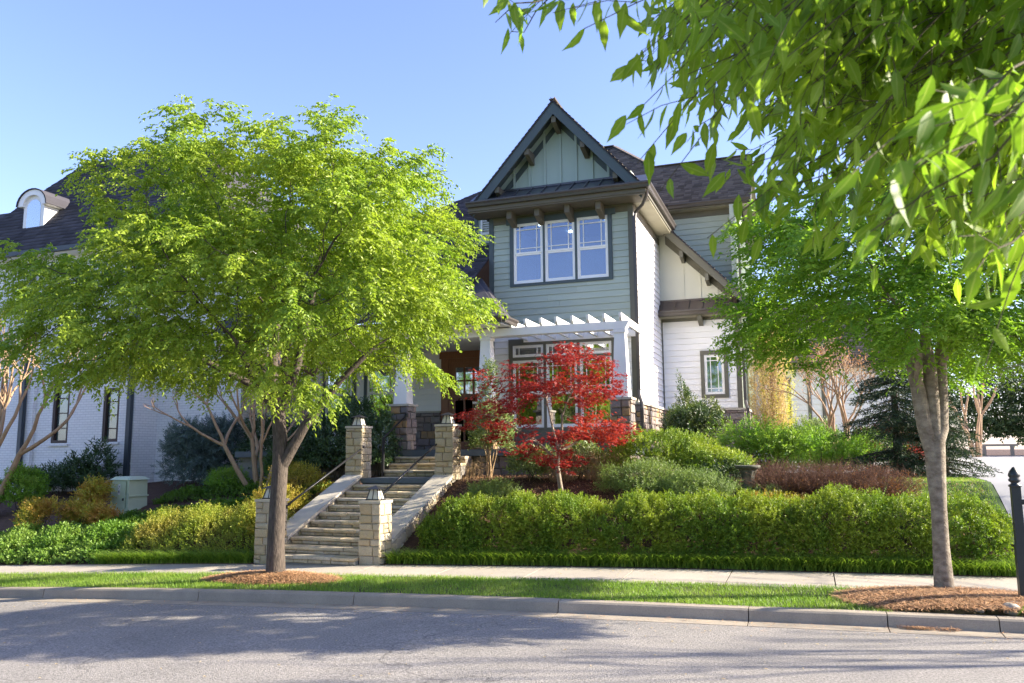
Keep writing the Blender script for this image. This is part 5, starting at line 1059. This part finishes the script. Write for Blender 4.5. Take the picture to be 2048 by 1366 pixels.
shrub('tall_shrub', 'tall variegated evergreen on thin stems between upper right pillar and red maple', 'shrub', -6.35, 16.2, .42, .4, 1.5, 'L_var', 1000, .05, .026, 8, .17, .5, nst=9, bark='twig_tan', zc=.62, zmin=-.6)
shrub('tall_shrub', 'slim variegated shoots before the middle porch column', 'shrub', -6.6, 16.7, .22, .22, 2.5, 'L_var', 420, .05, .026, 8, .17, .9, nst=5, bark='twig_tan', zc=.55)
# red maple
MP = [(-0.03, 2.72, 0.51, 0.2), (-0.49, 2.59, 0.37, 0.23), (0.34, 2.77, 0.33, 0.19), (-0.68, 2.31, 0.37, 0.28), (-1.28, 2.31, 0.19, 0.2), (0.16, 2.31, 0.56, 0.28), (0.67, 2.59, 0.28, 0.23), (0.81, 2.17, 0.28, 0.33), (-1.14, 1.79, 0.56, 0.26), (-1.52, 1.47, 0.6, 0.23), (-0.96, 1.33, 0.6, 0.26), (-0.31, 1.98, 0.42, 0.23), (0.25, 1.79, 0.46, 0.28), (0.53, 1.7, 0.37, 0.23), (0.07, 1.42, 0.46, 0.23), (-0.59, 0.96, 0.42, 0.23), (-0.12, 1.14, 0.56, 0.23), (0.72, 1.24, 0.56, 0.2), (1.27, 1.33, 0.51, 0.17), (0.9, 1.05, 0.37, 0.2), (-0.21, 0.73, 0.37, 0.14), (-1.79, 1.52, 0.28, 0.17)]
mb = np.array((-4.5, 15.1, zt(-4.5, 15.1))); mt_ = thing('red_maple', 'small red leaved maple in front of the bay window', 'tree', mb)
A = in_union([(a, b, c * .9, d * .9) for a, b, c, d in MP], 85, lambda r, z: .9 * math.sqrt(max(.1, 1 - (r / 2.2) ** 2)) * (1.1 - .25 * abs(z - 1.4)))
A = A[rng.integers(0, 85, 1500)] + rng.normal(0, 1, (1500, 3)) * (.15, .15, .05)
S = [CR * a + CD * b + CZ * c for a, b, c in [(.02, 0, -.1), (.02, 0, .05), (-.02, 0, .3), (-.06, 0, .62), (-.03, 0, .9), (.03, 0, 1.2), (.05, 0, 1.6), (-.2, .0, .85), (-.45, -.05, 1.1), (-.8, -.05, 1.3), (.2, .1, 1.0), (.5, .1, 1.2), (-.1, .15, 1.2), (-.2, .2, 1.7)]]
P, par = colonize(A, S, [-1, 0, 1, 2, 3, 4, 5, 3, 7, 8, 4, 10, 4, 12], .09, 1.2, .12); r, ch = skeleton(P, par, .0022, 2.3, [.07, .055, .048, .046, .032, .027, .02, .028, .022, .014, .025, .016, .025, .018]); P = P + mb
branch_mesh(P, par, r, ch, 'trunk', 'bark_pale', mt_, mb)
ids = np.repeat(np.where(r < .0034)[0], 3); n = len(ids); O = P[ids] + rng.normal(0, (.06, .06, .035), (n, 3)); parts = []
hd = unit(O - mb - CZ * 1.2); hd[:, 2] = 0
for k in range(4):                                      # palmate leaves: five narrow lobes each
    Ok = O + rng.normal(0, (.05, .05, .016), (n, 3)); d0 = unit(hd + rng.normal(0, .6, (n, 3)) * (1, 1, .4)); d0[:, 2] -= .35; d0 = unit(d0); nn_ = unit(CZ + rng.normal(0, .35, (n, 3))); sd = unit(np.cross(d0, nn_)); sc = rng.uniform(.7, 1.15, n)
    for a, l in ((0, 1), (.75, .8), (-.75, .8), (1.45, .5), (-1.45, .5)): parts.append(leafgeo(Ok, d0 * math.cos(a) + sd * math.sin(a), nn_, .062 * l * sc, .019 * sc))
npmesh('crown', *join(parts), 'L_red', mt_, mb)
# ---- left of the steps
def mound(name, label, x0, x1, f0, f1, hh_, leaf, n, L, W, k, ln, kind=None, up=.8, cat='shrub', lump=.12, bark='bark_dk'):
    """broad low mass between the lines y=f0(x) and y=f1(x)"""
    x = rng.uniform(x0, x1, n); t_ = rng.uniform(0, 1, n); y = f0(x) + (f1(x) - f0(x)) * t_; e = np.clip(np.minimum(x - x0, x1 - x) / .35, .05, 1) ** .5
    prof = np.minimum(1, (np.minimum(t_, 1 - t_) / .28) ** .45) * e; hz = hh_ * prof * (1 + lump * np.sin(x * 5 + y * 3) + lump * np.sin(x * 11 - y * 9)) * rng.uniform(.55, 1, n) ** .5
    O = np.stack([x, y, terr(x, y) + hz - ln * .3], 1); D = np.stack([rng.normal(0, .5, n), -(1 - t_) * (1 - prof) * 1.5 + rng.normal(0, .4, n), np.full(n, up)], 1)
    V, F = sprigs(O, D, ln * rng.uniform(.6, 1.3, n), k, L, W); org = ((x0 + x1) / 2, float(f0((x0 + x1) / 2)), zt((x0 + x1) / 2, float(f0((x0 + x1) / 2))))
    if kind == 'stuff': o = npmesh(name, V, F, leaf, None, org); tag(o, label, cat, None, 'stuff'); return o
    t = thing(name, label, cat, org); npmesh('foliage', V, F, leaf, t, org)
    m = MB()
    for q in range(int(14 * (x1 - x0))):
        a = rng.uniform(x0 + .1, x1 - .1); w_ = rng.uniform(.2, .8); b_ = float(f0(a) + (f1(a) - f0(a)) * w_); z = zt(a, b_); m.tube([(a, b_, z - .05), (a + rng.normal(0, .06), b_ + rng.normal(0, .06), z + hh_ * .5), (a + rng.normal(0, .12), b_ - rng.uniform(0, .1), z + hh_ * .85)], [.008, .006, .003], 4, False)
    m.build('stem', bark, t); return t
mound('abelia_hedge', 'golden bronze tinged abelia mass left of the lower left pillar', -13.1, -9.75, lambda x: sb(x) + .42, lambda x: sb(x) + 1.8, .52, 'L_abel', 4200, .04, .02, 9, .2)
mound('ground_cover', 'pale green leafy ground cover above the sidewalk at the left', -17.5, -12.9, lambda x: sb(x) + .12, lambda x: sb(x) + 1.8, .3, 'L_cov', 3600, .07, .036, 7, .14, 'stuff', cat='ground cover', lump=.25)
mound('ground_cover', 'pale green leafy ground cover beyond the left tree', -22.5, -17.4, lambda x: sb(x) + .12, lambda x: sb(x) + 1.7, .3, 'L_cov', 1800, .07, .036, 7, .14, 'stuff', cat='ground cover', lump=.25)
mound('ground_cover', 'low dark green ground cover climbing the bank towards the crepe myrtle', -15.0, -10.2, lambda x: sb(x) + 1.7 + .0 * x, lambda x: sb(x) + 3.3 + (x + 12) * .25, .2, 'L_ivy', 4200, .055, .03, 7, .12, 'stuff', cat='ground cover', lump=.2)
mound('ground_cover', 'low green ground cover strip under the bare crepe myrtle', -15.5, -12.2, lambda x: sb(x) + 3.9, lambda x: sb(x) + 4.7 + (x + 12) * .1, .18, 'L_ivy', 1300, .055, .03, 7, .12, 'stuff', cat='ground cover', lump=.2)
for x, y, rx_, h, lab in ((-16.9, 14.3, .5, .75, 'orange tipped nandina nearest the left edge of the photo'), (-16.1, 14.7, .45, .55, 'low reddish nandina between taller orange ones'), (-16.35, 15.3, .5, .95, 'tall bronze nandina before the green utility box'), (-15.3, 14.6, .4, .5, 'small green bronze nandina right before the utility box')):
    shrub('nandina', lab, 'shrub', x, y, rx_, rx_ * .8, h, 'L_nand', 520, .065, .024, 9, .24, .7, group='nandina shrubs by the utility box', lump=.3, blobs=7, zc=.3)
shrub('round_shrub', 'rounded bright green shrub at the far left before the white brick house', 'shrub', -20.1, 16.4, .55, .5, 1.15, 'L_lime', 900, .07, .032, 8, .18, .6)
for x, y, h, lab in ((-21.4, 18.05, .75, 'dark laurel below the leftmost tall window'), (-20.4, 17.95, .8, 'dark laurel between the two tall windows of the brick house'), (-19.5, 17.7, 1.15, 'largest dark laurel below the right tall window'), (-19.0, 17.9, 1.4, 'dark laurel with tall shoots beside the slate downspout')):
    shrub('laurel_shrub', lab, 'shrub', x, y, .42, .35, h, 'L_dark', 190, .13, .042, 8, .24, .9, group='dark laurels along the brick wall', lump=.3)
shrub('blue_spruce', 'broad blue grey spruce shrub against the white brick wall', 'shrub', -15.6, 18.2, 1.35, .9, 1.85, 'L_blue', 3600, .07, .016, 16, .22, .3, lump=.2, open_=.8, blobs=26, zc=.2)
shrub('dark_shrub', 'dark evergreen shrub between blue spruce and big tree trunk', 'shrub', -13.6, 18.3, .7, .6, 1.7, 'L_dark', 900, .08, .034, 8, .2, .5)
shrub('lime_shrub', 'feathery lime green shrub beside the bare crepe myrtle', 'shrub', -13.7, 16.9, .5, .4, .55, 'L_lime', 700, .05, .012, 10, .2, .9)
shrub('lime_shrub', 'feathery green shrub behind the crepe myrtle trunk', 'shrub', -12.3, 17.2, .55, .45, .75, 'L_ivy', 700, .05, .016, 9, .2, .8)
for x, y, rx_, h, lab in ((-10.35, 14.4, .55, .62, 'golden shrub beside the left cheek wall of the steps'), (-10.7, 15.5, .65, .75, 'golden green shrub by the upper left pillar'), (-9.95, 13.5, .38, .5, 'small golden shrub behind the lower left pillar')):
    shrub('golden_shrub', lab, 'shrub', x, y, rx_, .45, h, 'L_yel', 750, .042, .02, 9, .2, .8, group='golden shrubs left of the steps')
for x, y, rx_, h, lab in ((-10.6, 17.0, .8, 1.5, 'dark glossy shrub left of the upper left pillar'), (-11.8, 17.3, .8, 1.35, 'dark glossy shrub behind the golden shrubs before the porch'), (-10.0, 16.9, .4, 1.9, 'taller dark holly behind the upper left lantern'), (-9.45, 17.0, .25, 1.5, 'slim dark shrub between upper left pillar and porch pedestal')):
    shrub('dark_shrub', lab, 'shrub', x, y, rx_, .5, h, 'L_dark', int(1100 * rx_) + 200, .075, .034, 8, .2, .6, group='dark shrubs before the porch')
# ---- bare vase shaped trees
def vase_tree(name, label, x, y, nst, h, spread, r0, bark, leaf=None, nl=0, L=.04, depth=4, group=None, first=.45, bias=(0, 0)):
    z = zt(x, y); base = np.array((x, y, z - .08)); t = thing(name, label, 'tree', (x, y, z), group); m = MB(); tipsl = []
    def grow(p, d, l, r_, k):
        pts = [p]; q = p; dd = d
        for _ in range(4): dd = unit(dd + rng.normal(0, .1, 3) + CZ * .05); q = q + dd * l / 4; pts.append(q)
        m.tube(pts, np.linspace(r_, r_ * .68, 5), 7 if r_ > .02 else 4 if r_ > .006 else 3, False)
        if k == 0: tipsl.append(q); return
        for _ in range(rng.integers(2, 4)): grow(q, unit(dd + rng.normal(0, .34, 3) + CZ * .12), l * rng.uniform(.55, .85), r_ * .6, k - 1)
    for s in range(nst):
        a = 6.28 * s / nst + rng.uniform(-.4, .4); d = unit(np.array((math.cos(a) * spread + bias[0], math.sin(a) * spread + bias[1], 1))); grow(base + np.array((math.cos(a), math.sin(a), 0)) * r0 * 1.2, d, h * first, r0, depth)
    m.build('trunk', bark, t, (x, y, z), smooth=True)
    if leaf:
        T_ = np.array(tipsl); T_ = np.repeat(T_, nl, 0) + rng.normal(0, .09, (len(T_) * nl, 3)); v, f = leafgeo(T_, rv(len(T_)), rv(len(T_)), L * rng.uniform(.6, 1.3, len(T_)), L * .45); npmesh('crown', v, f, leaf, t, (x, y, z))
    return t
vase_tree('crepe_myrtle', 'bare tan multi stemmed crepe myrtle left of the big tree trunk', -12.75, 16.75, 3, 2.5, .38, .07, 'bark_tan', 'L_pink', 1, .035, 4, 'bare crepe myrtles', .55, (-.35, 0))
vase_tree('crepe_myrtle', 'slender bare crepe myrtle stem just behind the big tree trunk', -12.0, 16.0, 2, 2.4, .2, .045, 'bark_tan', 'L_pink', 1, .035, 4, 'bare crepe myrtles', .55)
vase_tree('crepe_myrtle', 'bare crepe myrtle at the left edge before the brick house', -20.6, 15.9, 3, 3.4, .28, .1, 'bark_tan', None, 0, .03, 4, 'bare crepe myrtles', .55, (.15, 0))
vase_tree('crepe_myrtle', 'pale crepe myrtle with reddish young leaves before the garage wall', .75, 21.5, 5, 2.3, .22, .05, 'bark_tan', 'L_pink', 5, .05, 4, 'bare crepe myrtles', .5)
vase_tree('crepe_myrtle', 'hard pruned crepe myrtle stumps at the far edge of the driveway', 6.1, 36.0, 5, 2.3, .2, .075, 'bark_tan', None, 0, .03, 1, 'bare crepe myrtles', .75)
vase_tree('bare_tree', 'tall bare tree on the verge beyond the driveway', 10.5, 13.0, 5, 5.2, .5, .09, 'bark_tan', None, 0, .03, 5, None, .5)
# ---- right side behind the hedge: hornbeam, conifer, red shrub, green shrubs, far tree line
hb = (-.98, 26.2); hz = zt(*hb); t = thing('columnar_tree', 'slim columnar tree half tan twigs and half yellow spring leaves at the house corner', 'tree', (*hb, hz))
m = MB(); m.tube([(hb[0], hb[1], hz), (hb[0], hb[1], hz + 4.3)], [.06, .015], 7)
for k in range(420):
    z0 = hz + rng.uniform(.2, 3.6); a = rng.uniform(0, 6.28); q = rng.uniform(.15, .62) * np.interp(z0 - hz, [0, .8, 2.5, 4.2], [.6, 1, .9, .35]); l = rng.uniform(.5, 1.0); e = np.array((math.cos(a) * q, math.sin(a) * q, 0)); p = np.array((*hb, z0)); m.tube([p, p + e * .7 + CZ * l * .4, p + e + CZ * l], [.007, .005, .003], 3, False)
m.build('trunk', 'twig_tan', t)
for lf, n, s in (('L_tan', 2600, -1), ('L_horn', 1000, 1)):
    O, u = shell(n, (hb[0] + s * .14, hb[1], hz + 2.1), (.52, .6, 2.2), .12, .6, -1); V, F = sprigs(O, u * .5 + CZ + rng.normal(0, .3, (n, 3)), .2, 6, .055, .026); npmesh('crown', V, F, lf, t, (*hb, hz))
shrub('red_shrub', 'round red leaved shrub beyond the brown barberries', 'shrub', 2.15, 25.0, .75, .6, 1.25, 'L_red', 1500, .07, .024, 8, .2, .4)
shrub('boxwood_shrub', 'dark rounded boxwood below the garage wall left of the crepe myrtle', 'shrub', .3, 22.6, .75, .6, 1.05, 'L_ivy', 1400, .05, .026, 8, .14, .5, lump=.1)
shrub('boxwood_shrub', 'dark rounded boxwood right of the pale crepe myrtle', 'shrub', 1.45, 22.8, .75, .6, 1.0, 'L_ivy', 1400, .05, .026, 8, .14, .5, lump=.1)
shrub('boxwood_shrub', 'loose pale green shrub below the garage corner boards', 'shrub', .2, 25.4, .6, .5, 1.4, 'L_var', 600, .08, .03, 8, .24, .7)
def conifer(name, label, x, y, h, rad, n, leaf, group=None, base=.3):
    z = zt(x, y); t = thing(name, label, 'tree', (x, y, z), group); m = MB(); m.tube([(x, y, z - .05), (x, y, z + h)], [.11, .02], 9); O = []; D = []
    for k in range(n):
        q = rng.uniform(0, 1) ** 1.1; zz_ = z + base + (h - base) * q; l = rad * (1 - q) ** .8 * rng.uniform(.7, 1.1) + .1; a = rng.uniform(0, 6.28); e = np.array((math.cos(a), math.sin(a), 0)); p = np.array((x, y, zz_)); m.tube([p, p + e * l * .6 - CZ * l * .12, p + e * l - CZ * l * .2], [.016, .01, .004], 4, False)
        for w_ in np.linspace(.15, 1, max(3, int(l / .08))):
            c_ = p + e * l * w_ - CZ * l * .22 * w_; sd = np.array((-e[1], e[0], 0))
            for s in (-1, 1): O.append(c_); D.append(e * .6 + sd * s * .8 - CZ * .35)
    O = np.array(O) + rng.normal(0, .02, (len(O), 3)); V, F = sprigs(O, np.array(D) + rng.normal(0, .2, (len(O), 3)), .2, 10, .075, .018, .7); m.build('trunk', 'bark_dk', t, smooth=True); npmesh('crown', V, F, leaf, t, (x, y, z)); return t
conifer('spruce_tree', 'dark drooping spruce behind the pale forked trunk', 1.72, 18.6, 3.1, 1.25, 170, 'L_spruce', base=.1)
conifer('spruce_tree', 'small dark spruce at the driveway edge right of the forked trunk', 2.5, 18.3, 1.9, .8, 90, 'L_spruce', base=.1)
for x, y, rx_, h, lab in ((3.6, 41, 2.6, 3.6, 'dark evergreen behind the small driveway edge spruce'), (6.6, 40.5, 2.6, 4.2, 'dark evergreen directly behind the pruned crepe myrtle'), (9.6, 41, 2.8, 3.9, 'dark evergreen behind the timber rail at the right edge'), (.4, 42, 2.4, 4.4, 'dark evergreen behind the drooping spruce beside the garage'), (12.6, 40, 3.0, 4.6, 'dark evergreen past the right end of the timber rail')):
    shrub('evergreen_screen', lab, 'tree', x, y, rx_, 1.6, h, 'L_far', 1500, .16, .075, 7, .4, .4, group='evergreen screen trees', lump=.22, z=zt(x, y) - .05)
# greenery across the street, which the ground floor windows mirror
tl = thing('tree_line', 'tall green trees across the street mirrored in the ground floor windows', 'trees', (-8, -31, -.1)); parts = []; tl['kind'] = 'stuff'
for x in np.arange(-40, 40, 5.2):
    O, u = shell(420, (x + rng.normal(0, 1), -31 + rng.normal(0, 1.5), 6.2), (3.8, 2.8, 6.6), .2, .6, -1); parts.append(sprigs(O, u + rng.normal(0, .4, (420, 3)), .8, 7, .5, .28))
npmesh('crown', *join(parts), 'L_rt', tl, (-8, -31, -.1))['kind'] = 'stuff'

# ------------------------------------------------------------------ grass, liriope, pine straw, litter
def blades(name, label, P, H, lean, W, material, seg=2, cat='grass'):
    n = len(P); a = rng.uniform(0, 6.28, n); d = np.stack([np.cos(a), np.sin(a), np.zeros(n)], 1); s = np.stack([-np.sin(a), np.cos(a), np.zeros(n)], 1); H = H[:, None]; V = []
    for k in range(seg + 1):
        t_ = k / seg; c = P + CZ * H * t_ * (1 - .35 * lean * t_) + d * H * lean * t_ * t_; w_ = W * (1 - t_) ** .7
        V += [c - s * w_ / 2, c + s * w_ / 2] if k < seg else [c]
    m = 2 * seg + 1; V = np.stack(V, 1).reshape(-1, 3); b = np.arange(n)[:, None] * m; F = []
    for k in range(seg): F += [b + [2 * k, 2 * k + 1, 2 * k + 2]] + ([b + [2 * k + 1, 2 * k + 3, 2 * k + 2]] if k < seg - 1 else [])
    o = npmesh(name, V, np.concatenate(F), material, None, (float(P[0][0]), float(P[0][1]), float(P[0][2]))); tag(o, label, cat, None, 'stuff'); return o
RING = ((tb[0] - .05, tb[1] - .05, 1.1, .48), (t2[0] - .1, t2[1] - .55, 1.0, 1.05), (2.5, 11.0, .9, .9))
inring = lambda x, y, k=1: np.any([((x - a) / (c * k)) ** 2 + ((y - b) / (d * k)) ** 2 < 1 for a, b, c, d in RING], axis=0)
n = 95000; x = -16.5 + 18.2 * rng.uniform(0, 1, n) ** .85; t_ = rng.uniform(-.03, 1.05, n); y = kb(x) + .01 + (sf(x) - kb(x)) * t_
ok = ~inring(x, y, 1 + .1 * np.sin(x * 9 + y * 7)) & (rng.uniform(0, 1, n) < np.clip(.75 + .35 * np.sin(x * 2.1 + y) * np.sin(y * 5 + x), .3, 1)); x, y, t_ = x[ok], y[ok], t_[ok]
blades('grass', 'short green lawn grass on the verge between kerb and sidewalk', np.stack([x, y, zs(x) + .137 + .015 * np.clip(t_, 0, 1)], 1), rng.uniform(.03, .075, len(x)), .6, .006, 'grass', 2)
for x0, x1, n, lab in ((-13.2, -9.6, 3600, 'strappy border grass below the abelia left of the steps'), (-6.9, 2.75, 9500, 'strappy border grass along the foot of the long hedge')):
    x = rng.uniform(x0, x1, n); c = np.round(x * 9) / 9; x = x * .5 + c * .5 + rng.normal(0, .02, n); y = sb(x) + .06 + rng.uniform(0, .3, n)
    blades('border_grass', lab, np.stack([x, y, terr(x, y) - .01], 1), rng.uniform(.18, .44, n), 1.1, .015, 'lir', 4)
x = rng.uniform(1.2, 2.9, 9000); y = rng.uniform(14.8, 17.8, 9000); blades('grass', 'small green lawn wedge beside the driveway', np.stack([x, y, terr(x, y) + .02], 1), rng.uniform(.04, .07, 9000), .6, .008, 'grass', 2)
def straw(label, P, L, name='pine_straw', thick=.0065, tilt=.25):
    n = len(P); a = rng.uniform(0, 6.28, n); d = unit(np.stack([np.cos(a), np.sin(a), rng.normal(0, tilt, n)], 1)); s = unit(np.cross(d, CZ)); L = L[:, None]
    V = np.stack([P - d * L / 2 - s * thick / 2, P - d * L / 2 + s * thick / 2, P + CZ * L * .08 + s * thick / 2, P + CZ * L * .08 - s * thick / 2, P + d * L / 2], 1).reshape(-1, 3); b = np.arange(n)[:, None] * 5; F = np.concatenate([b + [0, 1, 2], b + [0, 2, 3], b + [3, 2, 4]])
    o = npmesh(name, V, F, 'straw', None, (float(P[0][0]), float(P[0][1]), float(P[0][2]))); tag(o, label, 'mulch', None, 'stuff')
def disc(n, c, rx_, ry_): a = rng.uniform(0, 6.28, n); q = rng.uniform(0, 1, n) ** .5; return c[0] + rx_ * q * np.cos(a), c[1] + ry_ * q * np.sin(a), q
x, y, q = disc(9000, (tb[0] - .05, tb[1] - .05), 1.25, .52); straw('brown pine straw mound round the big tree trunk', np.stack([x, y, zs(x) + .15 + .1 * (1 - q ** 2) + rng.uniform(0, .02, len(x))], 1), rng.uniform(.08, .18, len(x)))
x, y, q = disc(17000, (t2[0] + .15, t2[1] - .55), 1.5, 1.0); ok = (y > kb(x) + .02) & ((y < sf(x) + .08)); x, y, q = x[ok], y[ok], q[ok]; straw('tan pine straw mound round the pale forked trunk', np.stack([x, y, zs(x) + .15 + .1 * (1 - q ** 2) + rng.uniform(0, .02, len(x))], 1), rng.uniform(.08, .2, len(x)))
x = rng.uniform(-6.9, 2.8, 16000); y = rng.uniform(14.4, 17.4, 16000); straw('reddish pine straw covering the bed before the porch', np.stack([x, y, terr(x, y) + rng.uniform(.01, .04, len(x))], 1), rng.uniform(.08, .18, len(x)))
n = 420; x = rng.uniform(-11, 4, n); y = kb(x) - .2 - np.abs(rng.normal(0, .3, n)); straw('scattered dry needles and leaf litter along the gutter', np.stack([x, y, zs(x) + .018], 1), rng.uniform(.03, .12, n), 'leaf_litter', .006, .02)
x = np.concatenate([rng.normal(1.05, .1, 260), rng.normal(1.35, .06, 90)]); y = kb(x) - .23 - np.abs(rng.normal(0, .025, 350)); straw('clump of dry needles in the gutter below the straw mound', np.stack([x, y, zs(x) + .02 + rng.uniform(0, .02, 350)], 1), rng.uniform(.03, .08, 350), 'leaf_litter', .006, .4)
n = 260; x = rng.uniform(-14, 4, n); y = kb(x) - .6 - rng.uniform(0, 1, n) ** 2 * 4; v, f = leafgeo(np.stack([x, y, zs(x) + .008], 1), np.stack([rng.normal(size=n), rng.normal(size=n), np.zeros(n)], 1), np.tile(CZ, (n, 1)), .04, .018); o = npmesh('leaf_litter', v, f, 'L_tan'); tag(o, 'few small dry leaves lying on the asphalt', 'leaves', None, 'stuff')

n = 170; x = rng.uniform(-14, 2.4, n); y = rng.uniform(0, 1, n); y = sf(x) * (1 - y) + sb(x) * y; v, f = leafgeo(np.stack([x, y, zs(x) + .186], 1), np.stack([rng.normal(size=n), rng.normal(size=n), np.zeros(n)], 1), np.tile(CZ, (n, 1)), .045, .02); o = npmesh('leaf_litter', v, f, 'L_tan'); tag(o, 'few small dry leaves lying on the concrete sidewalk', 'leaves', None, 'stuff')
